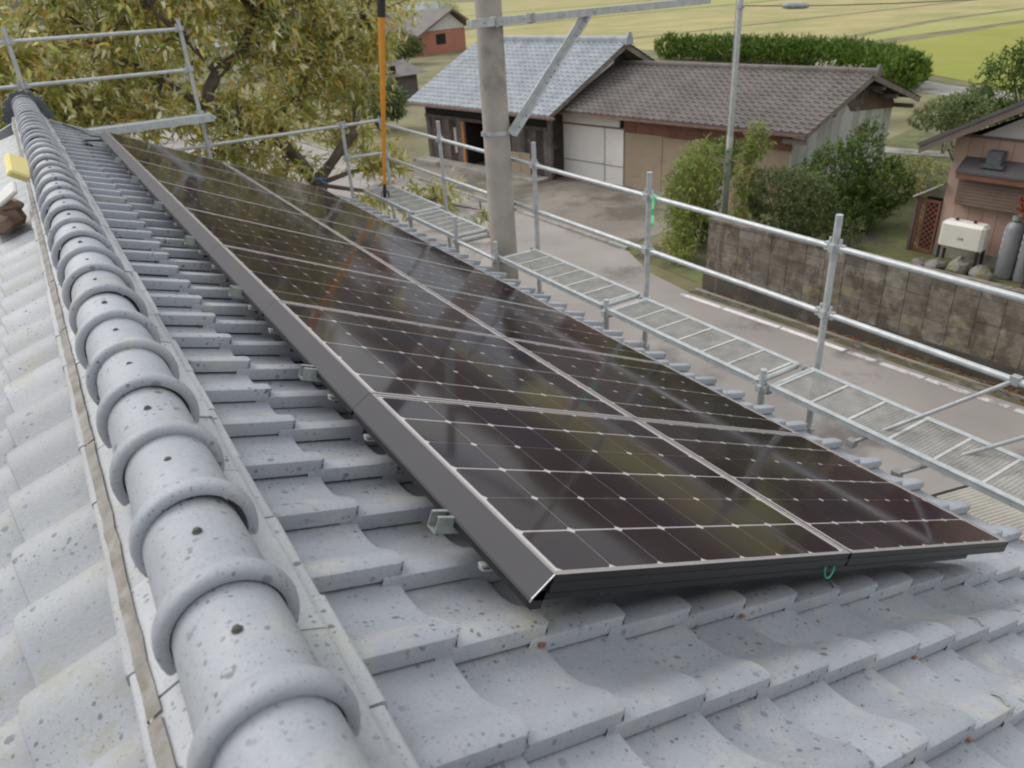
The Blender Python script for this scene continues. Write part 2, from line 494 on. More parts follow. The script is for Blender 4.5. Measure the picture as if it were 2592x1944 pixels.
# flat tiles under the round ones, both sides, two layers
def flat_tile(width, r0, z0, r1, z1, th, L):
    mb = MB()
    poly = [(r0, z0), (r1 - .004, z1 + .001), (r1, z1 - .003), (r1, z1 - th), (r0, z0 - th)]
    mb.prism(poly, lambda x, z: Vector((x, 0, z)), lambda x, z: Vector((x, L, z)))
    return mb
L = .300
up_me = flat_tile(0, .05, .168, .145, .128, .024, L - .003).mesh('flat_ridge_tile', [M['noshi']])
lo_me = flat_tile(0, .06, .112, .172, .086, .024, L - .003).mesh('flat_ridge_tile_lower', [M['noshi']])
for me_, off in ((up_me, 0), (lo_me, .13)):
    k = 0
    while True:
        y = -3.3 + off + k * L
        if y > 9.0: break
        for s_ in (1, -1):
            o = bpy.data.objects.new('flat_ridge_tile', me_)
            if s_ > 0: o.location = (RX + rng.uniform(-.004, .006), y, rng.uniform(-.002, .002))
            else:
                o.location = (RX + rng.uniform(-.004, .002), y + L, rng.uniform(-.002, .002)); o.rotation_euler = (0, 0, math.pi)
            o.rotation_euler[2] += rng.uniform(-.008, .008)
            put(o, house)
        k += 1
mb = MB()
mb.prism([(-.15, .02), (.15, .02), (.155, .062), (.125, .104), (.08, .15), (-.08, .15), (-.125, .104), (-.155, .062)], lambda x, z: Vector((RX + x, -3.35, z)), lambda x, z: Vector((RX + x, 9.1, z)))
obj('ridge_bed', mb, M['mortar_pale'], house)
# weathered edging along the left foot of the ridge, in uneven lengths
y = -3.3
while y < 9.0:
    Ls = rng.uniform(.45, 1.1); y1 = min(y + Ls, 9.05)
    mb = MB(); nseg = max(3, int((y1 - y) / .06))
    pl, pr_ = [], []
    for q in range(nseg + 1):
        yy = y + .004 + (y1 - y - .008) * q / nseg
        pl.append((RX - .156 + rng.uniform(-.002, .002), yy)); pr_.append((RX - .133 + rng.uniform(-.002, .002), yy))
    zt = .139
    for q in range(nseg):
        A = [(*pl[q], zt - .012), (*pr_[q], zt), (*pr_[q+1], zt), (*pl[q+1], zt - .012)]
        mb.face(A)
        mb.face([(*pl[q+1], zt - .012), (*pl[q+1], zt - .04), (*pl[q], zt - .04), (*pl[q], zt - .012)])
        mb.face([(*pr_[q], zt), (*pr_[q], zt - .03), (*pr_[q+1], zt - .03), (*pr_[q+1], zt)])
    obj('edging_strip', mb, M['mortar'], house)
    y = y1
# ridge end ornament
mb = MB()
poly = []
half = [(0.0, .30), (.035, .31), (.06, .285), (.085, .295), (.115, .27), (.125, .235), (.155, .235), (.18, .205), (.175, .17), (.205, .155), (.225, .125), (.215, .09), (.245, .07), (.255, .035), (.235, .0), (.12, -.02)]
poly = half + [(-x, z) for x, z in half[::-1][:-1]]
mb.prism(poly, lambda x, z: Vector((RX + x, 9.13, z + .07)), lambda x, z: Vector((RX + x, 9.20, z + .07)))
half_ring(mb, [(9.02, .10), (9.02, .118), (9.13, .13), (9.13, .10)], R_(-110), R_(110), 16, (RX, RC))
obj('ridge_end_ornament', mb, M['oni'], house)
# far verge trim
mb = MB()
for mir in (0, 1):
    P = [RW(ROOF_Y1 - .08, -.6, -.20), RW(ROOF_Y1 + .02, -.6, -.20), RW(ROOF_Y1 + .02, 3.38, -.20), RW(ROOF_Y1 - .08, 3.38, -.20)]
    if mir: P = [mirror(p) for p in [RW(ROOF_Y1 - .08, -.6, -.20), RW(ROOF_Y1 + .02, -.6, -.20), RW(ROOF_Y1 + .02, 2.3, -.20), RW(ROOF_Y1 - .08, 2.3, -.20)]]
    T = [p + Vector((0, 0, .055)) for p in P]; Bt = [p - Vector((0, 0, .10)) for p in P]
    mb.raw(T + Bt, [(0, 1, 2, 3), (7, 6, 5, 4), (0, 4, 5, 1), (1, 5, 6, 2), (2, 6, 7, 3), (3, 7, 4, 0)])
obj('verge_trim', mb, M['noshi'], house)

# ------------------------------------------------------------------ solar panels
CP = .159
PU, PV = .995, 1.17
ORD = ['first', 'second', 'third', 'fourth', 'fifth', 'sixth', 'seventh', 'eighth']
def cell_mesh(h):
    g = .0008; a_ = CP / 2 - g; c = .0105
    P = [(-a_ + c, -h), (a_ - c, -h), (a_, -h + c), (a_, h - c), (a_ - c, h), (-a_ + c, h), (-a_, h - c), (-a_, -h + c)]
    mb = MB(); mb.prism([(x, y) for x, y in P], lambda x, y: Vector((x, y, 0)), lambda x, y: Vector((x, y, -.0002)))
    me = mb.mesh('solar_cell', [M['cell']])
    return me
cell_me = cell_mesh(CP / 2 - .0018)
U0, U1 = -.018, -.018 + .990
V0, V1 = -.0255, -.0255 + 1.164
LU, LV = .0135, .0105
FH = .046
def frame_mesh():
    mb = MB()
    # outer walls (mi 0) with recessed grooves, lips (mi 1)
    def wall(p0, p1, nrm):
        p0, p1, nrm = Vector(p0), Vector(p1), Vector(nrm)
        zs = [(0.0, 0.0), (-.004, 0), (-.0045, -.0018), (-.020, -.0018), (-.0205, 0), (-.034, 0), (-.0345, -.0015), (-FH, -.0015)]
        for (za, oa), (zb, ob) in zip(zs, zs[1:]):
            mb.face([p0 + nrm * oa + Vector((0, 0, za)), p0 + nrm * ob + Vector((0, 0, zb)), p1 + nrm * ob + Vector((0, 0, zb)), p1 + nrm * oa + Vector((0, 0, za))], 0)
    wall((V0, U0, 0), (V1, U0, 0), (0, -1, 0)); wall((V1, U0, 0), (V1, U1, 0), (1, 0, 0))
    wall((V1, U1, 0), (V0, U1, 0), (0, 1, 0)); wall((V0, U1, 0), (V0, U0, 0), (-1, 0, 0))
    o = [(V0, U0), (V1, U0), (V1, U1), (V0, U1)]
    i_ = [(V0 + LV, U0 + LU), (V1 - LV, U0 + LU), (V1 - LV, U1 - LU), (V0 + LV, U1 - LU)]
    for k in range(4):
        a, b = o[k], o[(k+1) % 4]; c, d = i_[(k+1) % 4], i_[k]
        mb.face([(*a, 0), (*b, 0), (*c, 0), (*d, 0)], 1)
        mb.face([(*d, 0), (*c, 0), (*c, -.004), (*d, -.004)], 1)
    # bottom flange
    for k in range(4):
        a, b = o[k], o[(k+1) % 4]; c, d = i_[(k+1) % 4], i_[k]
        mb.face([(*d, -FH), (*c, -FH), (*b, -FH), (*a, -FH)], 0)
    return mb.mesh('panel_frame', [M['alu_dark'], M['lip']])
frame_me = frame_mesh()
mb = MB(); mb.face([(V0 + LV - .002, U0 + LU - .002, -.0015), (V1 - LV + .002, U0 + LU - .002, -.0015), (V1 - LV + .002, U1 - LU + .002, -.0015), (V0 + LV - .002, U1 - LU + .002, -.0015)])
glass_me = mb.mesh('glass_sheet', [M['glass']])
mb = MB(); mb.span((V0 + .004, U0 + .004, -.0085), (V1 - .004, U1 - .004, -.0034)); back_me = mb.mesh('backsheet', [M['backsheet']])
for row in range(2):
    for kk in range(8):
        where = 'nearest the ridge' if row == 0 else 'nearest the eaves'
        lab = f'{ORD[kk]} dark solar panel from the front, in the row {where}'
        root = thing('solar_panel', lab, 'solar panel', RW(PU * kk, PV * row, 0), (0, PITCH, 0), 'solar panels on the roof')
        for nm, me_ in (('panel_frame', frame_me), ('glass_sheet', glass_me), ('backsheet', back_me)):
            put(bpy.data.objects.new(nm, me_), root, True)
        for r_ in range(6):
            for c_ in range(7):
                o = bpy.data.objects.new('solar_cell', cell_me)
                # rows lie closer together in pairs
                du = (.0011 if r_ % 2 == 0 else -.0011) * (-1)
                o.location = (CP * (c_ + .5), CP * (r_ + .5) - du * -1, -.0030)
                put(o, root, True)
# cover strip on the ridge side
cov = thing('ridge_side_cover', 'long grey metal cover plate along the ridge side of the solar panels', 'cover plate', RW(0, -.03, 0), (0, PITCH, 0))
for kk in range(8):
    ya, yb = U0 + PU * kk + (.0012 if kk else 0), U0 + PU * (kk + 1) - .0012
    mb = MB()
    poly = [(.0, .001), (-.0405, -.0555), (-.0415, -.0625), (-.0375, -.0625), (-.036, -.057), (.0, -.006)]
    mb.prism([(x + .0025, z) for x, z in poly], lambda x, z: Vector((x, ya, z)), lambda x, z: Vector((x, yb, z)))
    # rounded fold under the top edge
    o = obj('cover_panel', mb, M['cover'], cov, local=True)
    mb = MB(); mb.prism([(.0015, -.003), (-.034, -.050), (-.0355, -.080), (-.02, -.092), (.01, -.092), (.01, -.02)], lambda x, z: Vector((x, ya + .012, z)), lambda x, z: Vector((x, yb - .003, z)))
    obj('cover_support', mb, M['alu_dark'], cov, local=True)
mb = MB()
mb.prism([(.0025, .0015), (-.038, -.0547), (-.040, -.0625), (-.0378, -.0625), (-.0358, -.0555), (.0045, .0)], lambda x, z: Vector((x, U0 - .0015, z)), lambda x, z: Vector((x, U0 + .0005, z)))
obj('cut_edge', mb, M['cut'], cov, local=True)
mb = MB(); mb.prism([(U0 + .012, -.0465), (U0 + .012, -.070), (U0 + .03, -.076), (U0 + .09, -.076), (U0 + .09, -.0465)], lambda y, z: Vector((-.018, y, z)), lambda y, z: Vector((2.05, y, z)))
obj('shade_skirt', mb, M['alu_dark'], cov, local=True)  # black strip added below the front frame to deepen the shade there
# rails under the panels, ends showing past the cover
for kk in range(8):
    u = .335 + PU * kk
    mb = MB(); w = .040; hh = .044; x0, x1 = -.112, 2.36
    zt = -.056
    mb.prism([(-w/2, zt), (-w/2, zt - hh), (w/2, zt - hh), (w/2, zt), (w/2 - .009, zt), (w/2 - .009, zt - .003), (w/2 - .003, zt - .003), (w/2 - .003, zt - hh + .003), (-w/2 + .003, zt - hh + .003), (-w/2 + .003, zt - .003), (-w/2 + .009, zt - .003), (-w/2 + .009, zt)],
             lambda y, z: Vector((x0, y, z)), lambda y, z: Vector((x1, y, z)))
    root = thing('mounting_rail', f'galvanised channel rail end showing under the {ORD[kk]} solar panel from the front', 'rail', RW(u, 0, 0), (0, PITCH, 0), 'rails under the panels')
    obj('channel', mb, M['rail'], root, local=True)
    for xx in (.05, 1.15, 2.2):
        mb = MB(); mb.span((xx, -.05, zt - hh - .055), (xx + .08, .05, zt - hh - .001))
        obj('support_foot', mb, M['galv_dull'], root, local=True)
for kk in range(16):
    u = PU * (kk // 2) + (.165 if kk % 2 == 0 else .85)
    mb = MB(); mb.tube([(0, 0, -.014), (0, 0, .0)], .006, 6); mb.box((0, 0, -.002), (.016, .016, .006)); mb.box((.012, 0, -.012), (.03, .02, .004))
    o = obj('fixing_bolt', mb, M['cut'], cov, local=True, loc=(-.036, u, -.088))

# green wire loop hanging under the front edge
mb = MB(); pts = []
for i in range(15):
    t = math.pi * i / 14
    pts.append(RW(U0 - .004 - .006 * math.sin(t), 1.045 + .024 * math.cos(t) * -1, -.040 - .034 * math.sin(t)))
mb.tube(pts, .0028, 6)
tag(obj('wire_loop', mb, M['teal_wire'], None, 60), 'small teal wire loop hanging under the front edge of the solar panels', 'wire')
# black cable at the far end
mb = MB()
pts = [RW(9.1, -.30, -.14), RW(8.8, -.20, -.125), RW(8.5, -.13, -.12), RW(8.25, -.10, -.11), RW(8.05, -.06, -.08), RW(7.96, .0, -.06)]
mb.tube(pts, .010, 7)
mb2 = MB(); mb2.tube([RW(7.5, -.16, -.13), RW(7.45, -.22, -.125), RW(7.58, -.24, -.12), RW(7.75, -.16, -.11), RW(7.8, -.06, -.09)], .011, 7)
root = thing('black_cable', 'black cable looping over the tiles at the far end of the panels', 'cable', RW(8.2, -.1, -.15))
obj('lead', mb, M['black'], root, 60); obj('loose_loop', mb2, M['black'], root, 60)

# ------------------------------------------------------------------ tools left on the far slope of the ridge
TA = Matrix.Rotation(R_(-14), 3, 'Z') @ Matrix.Rotation(R_(-24), 3, 'Y')
def on_left(u, x, dz=0):
    return Vector((x, u, RZ + (x - RX) * math.tan(PITCH) + dz))
def rbox(name, mat, c, size, rot, bev=.012, label=None, cat=None, parent=None):
    mb = MB(); x, y, z = (k / 2 for k in size); b = bev
    P = []; layers = [(-z, b), (-z + b, 0), (z - b, 0), (z, b)]
    n = 8
    for zz, ins in layers:
        for (px, py) in ((-x + b, -y + ins), (x - b, -y + ins), (x - ins, -y + b), (x - ins, y - b), (x - b, y - ins), (-x + b, y - ins), (-x + ins, y - b), (-x + ins, -y + b)):
            P.append(rot @ Vector((px, py, zz)) + Vector(c))
    F = [tuple(reversed(range(8)))] + [tuple(range(24, 32))]
    for l in range(3):
        for k in range(8): F.append((l*8 + k, l*8 + (k+1) % 8, (l+1)*8 + (k+1) % 8, (l+1)*8 + k))
    mb.raw(P, F)
    o = obj(name, mb, mat, parent, 35)
    if label: tag(o, label, cat)
    return o
rot_b = Matrix.Rotation(R_(12), 3, 'Z') @ Matrix.Rotation(R_(-16), 3, 'Y')
bag = thing('tool_bag', 'brown leather tool bag lying on the tiles left of the ridge', 'bag', (-.95, 4.3, .0))
rbox('pouch', M['brown_bag'], (-.96, 4.25, .085), (.20, .26, .16), rot_b, .03, parent=bag)
rbox('flap', M['brown_bag'], (-.90, 4.20, .14), (.13, .16, .05), rot_b @ Matrix.Rotation(R_(18), 3, 'Y'), .018, parent=bag)
rbox('side_pocket', M['brown_bag'], (-.955, 4.08, .06), (.09, .06, .10), rot_b, .025, parent=bag)
rot_w = Matrix.Rotation(R_(-28), 3, 'Z') @ Matrix.Rotation(R_(-32), 3, 'Y') @ Matrix.Rotation(R_(38), 3, 'X')
tray = thing('plastic_bracket', 'pale grey plastic bracket lying on the brown tool bag', 'bracket', (-.92, 4.16, .2))
rbox('plate', M['white_plastic'], (-.895, 4.14, .205), (.17, .10, .025), rot_w, .008, parent=tray)
mb = MB(); c_ = Vector((-.875, 4.14, .212)); mb.box(c_ + rot_w @ Vector((.03, .0, .010)), (.025, .03, .006), rot_w)
obj('slot', mb, M['black'], tray)
rot_y = Matrix.Rotation(R_(20), 3, 'Z') @ Matrix.Rotation(R_(33), 3, 'Y') @ Matrix.Rotation(R_(42), 3, 'X')
rbox('yellow_case', M['yellow'], (-.798, 4.36, .31), (.115, .16, .055), rot_y, .010, label='pale yellow plastic case on top of the tools beside the ridge', cat='case')

# ------------------------------------------------------------------ scaffold
PX, IX = 3.65, 3.13          # outer and inner post lines
PYS = [-1.62, 0.2, 2.03, 3.89, 5.67, 7.82, 9.63]
RAILZ = (-.58, -1.055)
def post_mesh(mb, x, y, z0, z1):
    mb.tube([(x, y, z0), (x, y, z1)], .0243, 12)
def pocket(mb, x, y, z):
    for dx, dy in ((1, 0), (-1, 0), (0, 1), (0, -1)):
        mb.box((x + dx * .034, y + dy * .034, z), (.022 if dx else .036, .022 if dy else .036, .05))
    mb.tube([(x, y, z - .03), (x, y, z + .03)], .0275, 12)
def post(x, y, z0, z1, label, pockets, group):
    t = thing('scaffold_post', label, 'scaffold post', (x, y, z0), group=group)
    mb = MB(); post_mesh(mb, x, y, z0 + .02, z1); obj('tube', mb, M['galv'], t, 50)
    mb = MB(); mb.box((x, y, z0 + .008), (.14, .14, .012)); mb.tube([(x, y, z0 + .014), (x, y, z0 + .10)], .032, 10); obj('base_jack', mb, M['galv_dull'], t)
    for z in pockets:
        if z < z1:
            mb = MB(); pocket(mb, x, y, z); obj('wedge_pocket', mb, M['galv'], t)
    return t
names_y = ['outer scaffold post behind the camera, last in the row','outer scaffold post nearest the camera, beyond the right edge', 'outer scaffold post nearest the camera in view, before the block wall', 'outer scaffold post with green tape tied to its rail', 'outer scaffold post just right of the concrete utility pole',
           'outer scaffold post just left of the concrete utility pole', 'corner scaffold post beside the orange pole']
tops = [-.36, -.36, -.36, -.375, -.35, -.36, -.50]
for y, nm, zt in zip(PYS, names_y, tops):
    post(PX, y, GZ, zt, nm, [RAILZ[0], RAILZ[1], -1.53, -2.0, -3.4], 'outer scaffold posts')
for y, nm, zt in ((2.09, 'inner scaffold post beside the eaves at the nearest platform joint', -1.36), (3.84, 'inner scaffold post beside the eaves at the second platform joint', -1.38),
                  (5.72, 'inner scaffold post beside the eaves right in front of the utility pole', -1.30), (6.62, 'inner scaffold post beside the eaves left of the utility pole', -1.22), (7.88, 'inner scaffold post under the far platform joint', -1.40), (.2, 'inner scaffold post beside the eaves, beyond the right edge', -1.36), (-1.62, 'inner scaffold post beside the eaves behind the camera', -1.36)):
    post(IX + .02, y, GZ, zt, nm, [-1.5, -2.0, -3.4], 'inner scaffold posts')
def rail(p0, p1, label, group, r=.0214, mat='galv', name='scaffold_rail'):
    p0, p1 = Vector(p0), Vector(p1); d = (p1 - p0).normalized()
    t = thing(name, label, 'scaffold rail', p0, group=group)
    mb = MB(); mb.tube([p0 + d * .05, p1 - d * .05], r, 12); obj('tube', mb, M[mat], t, 50)
    for p, s_ in ((p0, 1), (p1, -1)):
        mb = MB(); q = p + d * s_ * .052; mb.bar(q - d * .022, q + d * .022, .030, .055); mb.box(q + Vector((0, 0, .02)) - d * s_ * .012, (.016, .016, .085)); obj('wedge_head', mb, M[mat], t)
    return t
bay = ['in the bay behind the camera', 'in the bay nearest the camera', 'in the bay with the green tape', 'in the bay right of the utility pole', 'passing behind the utility pole', 'in the bay beside the orange pole']
for i in range(6):
    for z, hi in zip(RAILZ, ('upper', 'lower')):
        rail((PX, PYS[i], z), (PX, PYS[i+1], z), f'{hi} galvanised guard rail {bay[i]}', 'guard rails along the road side')
# platforms
def platform(x0, x1, y0, y1, z, label, fine=True, crossn=6):
    t = thing('scaffold_platform', label, 'scaffold platform', (x0, y0, z), group='steel walkway platforms')
    for x in (x0, x1):
        mb = MB(); mb.span((x - .012, y0 + .03, z - .045), (x + .012, y1 - .03, z)); mb.span((x - .02, y0 + .031, z - .004), (x + .02, y1 - .031, z + .002)); obj('side_rail', mb, M['galv'], t)
    for k in range(crossn + 1):
        y = y0 + .07 + (y1 - y0 - .14) * k / crossn
        mb = MB(); mb.span((x0 + .013, y - .009, z - .020), (x1 - .013, y + .009, z + .001)); obj('cross_bar', mb, M['deck'], t)
    for y in (y0 + .035, y1 - .035):
        mb = MB(); mb.tube([(x0, y, z - .02), (x1, y, z - .02)], .021, 10); obj('end_bar', mb, M['galv'], t, 50)
        for x in (x0, x1):
            mb = MB(); s_ = -1 if y < (y0 + y1) / 2 else 1
            pts = [Vector((x, y, z - .015)), Vector((x, y + s_ * .035, z + .004)), Vector((x, y + s_ * .06, z - .012)), Vector((x, y + s_ * .062, z - .05))]
            mb.tube(pts, .012, 8); obj('hook', mb, M['galv_dull'], t)
    # expanded metal: real strands
    mb = MB(); a, b = x0 + .016, x1 - .016; c, d = y0 + .05, y1 - .05
    nx = int((b - a) / .0110); ny = int((d - c) / .0235); sx = (b - a) / nx; sy = (d - c) / ny; w = .00075
    for i in range(nx):
        for j in range(ny):
            for (xa, ya, xb, yb) in ((a + i*sx, c + j*sy, a + (i+.5)*sx, c + (j+.5)*sy), (a + (i+.5)*sx, c + (j+.5)*sy, a + (i+1)*sx, c + j*sy), (a + (i+.5)*sx, c + (j+.5)*sy, a + i*sx, c + (j+1)*sy), (a + (i+1)*sx, c + (j+1)*sy, a + (i+.5)*sx, c + (j+.5)*sy)):
                L = math.hypot(xb - xa, yb - ya); px, py = -(yb - ya) / L * w, (xb - xa) / L * w
                mb.face([(xa - px, ya - py, z - .006), (xb - px, yb - py, z - .006), (xb + px, yb + py, z - .002), (xa + px, ya + py, z - .002)])
    o = obj('expanded_mesh', mb, M['deck'], t); o['kind'] = 'stuff'
    return t
PZ = -1.45
platform(3.155, 3.56, -1.6, .18, PZ, 'steel mesh walkway platform behind the camera, beyond the right edge')
platform(3.155, 3.56, .22, 2.05, PZ, 'steel mesh walkway platform nearest the camera at lower right')
platform(3.145, 3.545, 2.09, 3.82, PZ, 'steel mesh walkway platform between the two nearest outer posts')
platform(3.16, 3.575, 3.88, 5.66, PZ, 'steel mesh walkway platform just right of the utility pole')
platform(3.15, 3.56, 6.62, 7.86, PZ, 'short steel mesh walkway platform just left of the utility pole')
platform(3.23, 3.645, 7.92, 9.62, PZ, 'farthest steel mesh walkway platform under the orange pole')
# ledger tubes under the platforms
for y, z, nm in ((2.07, -1.53, 'nearest joint'), (3.85, -1.53, 'second joint'), (5.68, -1.53, 'joint right of the utility pole'), (6.62, -1.53, 'joint left of the utility pole')):
    rail((IX + .02, y, z), (PX, y, z), f'short transom tube under the platforms at the {nm}', 'transom tubes under the walkway', mat='galv_dull', name='scaffold_transom')
rail((IX + .02, 5.72, -1.50), (IX + .02, 6.62, -1.50), 'short inner tube bridging the gap at the utility pole', 'transom tubes under the walkway', name='scaffold_transom')
def brace(p0, p1, label):
    mb = MB(); mb.tube([p0, p1], .0136, 8)
    t = thing('scaffold_brace', label, 'scaffold brace', p1, group='diagonal braces')
    obj('tube', mb, M['galv_dull'], t, 50)
    for p in (p0, p1):
        mb = MB(); mb.box(p, (.05, .05, .05)); obj('clamp', mb, M['galv_dull'], t)
brace((3.65, .75, -1.05), (3.13, 1.34, -1.57), 'thin diagonal brace meeting the lower guard rail at the right edge')
brace((3.65, .50, -1.25), (3.13, 1.02, -1.63), 'thin diagonal brace under the nearest walkway platform, lower one')
# gable-end scaffold
GY = 9.63
post(-.585, GY, GZ, .98, 'scaffold post rising behind the far end of the ridge', [.84, .385, -.13], 'gable end scaffold posts')
post(1.225, GY, GZ, .95, 'scaffold post in front of the tree at the end of the plank', [.84, .385, -.13, -.53], 'gable end scaffold posts')
post(3.05, GY, GZ, -.48, 'scaffold post at the far corner of the roof beside the tree fork', [-.53, -.97], 'gable end scaffold posts')
rail((-.585, GY, .84), (1.225, GY, .83), 'upper rail in front of the tree, right of the ridge post', 'gable end rails')
rail((-.585, GY, .385), (1.225, GY, .375), 'middle rail in front of the tree, right of the ridge post', 'gable end rails')
rail((-2.4, GY, .84), (-.585, GY, .84), 'upper rail running left out of the picture from the ridge post', 'gable end rails')
rail((-2.4, GY, .385), (-.585, GY, .385), 'middle rail running left out of the picture from the ridge post', 'gable end rails')
rail((1.225, GY, -.53), (3.05, GY, -.53), 'lower rail among the leaves beyond the far panel edge', 'gable end rails')
rail((.0, GY, -.53), (1.225, GY, -.53), 'lower rail left of the plank end post, behind the panels', 'gable end rails')
rail((3.05, GY, -.53), (PX, GY, -.53), 'short upper rail meeting the corner post by the orange pole', 'gable end rails')
rail((3.05, GY, -.97), (PX, GY, -.985), 'short lower rail meeting the corner post by the orange pole', 'gable end rails')
post(-2.4, GY, GZ, .98, 'scaffold post left of the ridge beyond the left edge', [.84, .385], 'gable end scaffold posts')
platform_plank = thing('scaffold_plank', 'narrow galvanised scaffold plank behind the far end of the panels', 'scaffold plank', (.1, 9.5, -.2))
mb = MB(); mb.span((-.55, 9.36, -.20), (1.33, 9.60, -.145)); obj('board', mb, M['galv'], platform_plank)
for y in (9.355, 9.605):
    mb = MB(); mb.span((-.55, y - .004, -.215), (1.33, y + .004, -.135)); obj('side_lip', mb, M['galv'], platform_plank)
mb = MB(); mb.tube([(1.33, 9.33, -.17), (1.33, 9.66, -.17)], .022, 10); obj('end_tube', mb, M['galv'], platform_plank, 50)
# green tape on the rail
mb = MB()
pts = [(PX - .03, 3.80, -.545), (PX - .035, 3.795, -.60), (PX - .045, 3.79, -.66), (PX - .03, 3.80, -.72), (PX - .05, 3.785, -.78), (PX - .04, 3.79, -.82)]
for a, b in zip(pts, pts[1:]):
    a, b = Vector(a), Vector(b); s_ = Vector((.004, -.013, 0)); mb.face([a - s_, a + s_, b + s_, b - s_]); q = Vector((.0015, .0006, 0)); mb.face([b - s_ + q, b + s_ + q, a + s_ + q, a - s_ + q])
mb.tube([(PX, 3.815, -.58), (PX, 3.785, -.58)], .0265, 10)
tag(obj('green_tape', mb, M['green_tape']), 'bright green tape tied round the upper guard rail', 'tape')
# orange pole standing on the far platform
op = thing('orange_pole', 'tall orange fibreglass pole with black end standing on the far platform', 'pole', (3.28, 8.97, -1.45))
A_, B_ = Vector((3.285, 8.97, -1.38)), Vector((3.68, 8.97, 1.75))
def onl(t): return A_ + (B_ - A_) * t
tt = (.80 + 1.38) / (1.75 + 1.38)
mb = MB(); mb.tube([onl(0), onl(.12), onl(tt)], [.018, .024, .048], 14); obj('shaft', mb, M['orange'], op, 50)
mb = MB(); mb.tube([onl(tt), onl(tt + .01), onl(1)], [.050, .054, .058], 14); obj('grip', mb, M['black'], op, 50)
mb = MB(); mb.tube([onl(-.022), onl(.0), onl(.035)], [.020, .028, .021], 10)
for q in range(5):
    aa = q * 1.3; mb.tube([onl(.01), onl(.01) + Vector((.05 * math.cos(aa), .05 * math.sin(aa), -.03)), onl(.01) + Vector((.06 * math.cos(aa), .06 * math.sin(aa), -.10 - .03 * (q % 3)))], .006, 5)
obj('foot_binding', mb, M['black'], op)

# ------------------------------------------------------------------ utility pole
up = thing('utility_pole', 'tall concrete utility pole with steel arm between the walkway platforms', 'utility pole', (3.485, 6.12, GZ))
mb = MB(); zs = np.linspace(GZ, 5.2, 12)
mb.tube([(3.485, 6.12, z) for z in zs], [.170 - (z - GZ) * .0062 for z in zs], 28); obj('shaft', mb, M['concrete_pole'], up, 60)
ad = Vector((1, .15, 0)).normalized(); ac = Vector((3.485, 6.12 - .175, .775))
mb = MB(); mb.bar(ac - ad * .36, ac + ad * 3.3, .075, .075); arm = obj('cross_arm', mb, M['galv'], up)
for t_ in (-.05, .42):
    mb = MB(); mb.bar(ac + ad * (t_ - .02), ac + ad * (t_ + .02), .09, .095); obj('arm_clamp', mb, M['galv_dull'], arm)
for t_ in (-.2, .02, .3, .85, 1.3, 1.7):
    mb = MB(); q = ac + ad * t_; nn = Vector((ad.y, -ad.x, 0)); mb.tube([q + nn * .036, q + nn * .047], .009, 6); obj('bolt', mb, M['galv_dull'], arm)
mb = MB(); half_pts = []
rr = .142
mb.tube([(3.485 + (rr + .012) * math.cos(t), 6.12 + (rr + .012) * math.sin(t), .775) for t in np.linspace(R_(-80), R_(260), 24)], .012, 6); obj('pole_band', mb, M['galv_dull'], up)
bz = -.275
mb = MB(); rb = .170 - (bz - GZ) * .0062
pp = [(3.485 + (rb + .006) * math.cos(t), 6.12 + (rb + .006) * math.sin(t)) for t in np.linspace(0, 2 * math.pi, 33)[:-1]]
for k in range(32):
    a, b = pp[k], pp[(k+1) % 32]; mb.face([(*a, bz - .022), (*b, bz - .022), (*b, bz + .022), (*a, bz + .022)])
for s_ in (-1, 1): mb.box((3.485 + s_ * (rb + .02), 6.12, bz), (.04, .02, .045))
obj('lower_band', mb, M['galv'], up)
b0 = ac + ad * 1.22 + Vector((0, 0, -.02)); b1 = Vector((3.575, 5.965, bz - .03))
bd = (b1 - b0).normalized(); mb = MB()
side = Vector((.55, -.80, .25)); side = (side - bd * side.dot(bd)).normalized(); oth = bd.cross(side).normalized()
for (n1, n2) in ((side, oth), (oth, side)):
    c0_ = n1 * .0375
    Mx = Matrix((n1, bd, n1.cross(bd))).transposed()
    mb.box((b0 + b1) / 2 + c0_, (.075, (b1 - b0).length, .006), Mx)
br = obj('brace_angle', mb, M['galv'], up)
for t_ in (.06, .12, .18, .42, .47, .52, .57, .84, .93):
    q = b0 + (b1 - b0) * t_
    for n1, n2 in ((side, oth),):
        mb = MB(); c = q + n1 * .04; nn = n1.cross(bd)
        mb.tube([c - nn * .0045, c + nn * .0045], .010, 8); obj('bolt_hole', mb, M['black'], br)
# lower corrugated canopy and beam below the nearest walkway
cs = thing('corrugated_canopy', 'cream corrugated canopy sheet under the nearest walkway platform', 'canopy', (3.6, .4, -1.9))
mb = MB(); nr = 44
for k in range(nr):
    y = .86 - k * .026
    for (ya, za, yb, zb) in ((y, 0, y - .008, .012), (y - .008, .012, y - .016, .012), (y - .016, .012, y - .026, 0)):
        mb.face([(3.30, ya, -1.78 + za), (4.25, ya - .12, -1.90 + za), (4.25, yb - .12, -1.90 + zb), (3.30, yb, -1.78 + zb)])
obj('corrugated_sheet', mb, simple('cream_sheet', (.62, .58, .50), .6, 0, .1, 6), cs)
mb = MB(); mb.bar((3.27, .90, -1.87), (3.27, -.30, -1.87), .04, .11); mb.bar((3.25, .90, -1.875), (4.25, .76, -1.985), .05, .14); obj('beam', mb, M['under'], cs)
for (x, y) in ((3.3, .84), (4.2, .70), (3.3, -.2), (4.2, -.32)):
    mb = MB(); mb.span((x - .04, y - .04, GZ), (x + .04, y + .04, -1.96 if x < 4 else -2.06)); obj('canopy_post', mb, M['under'], cs)

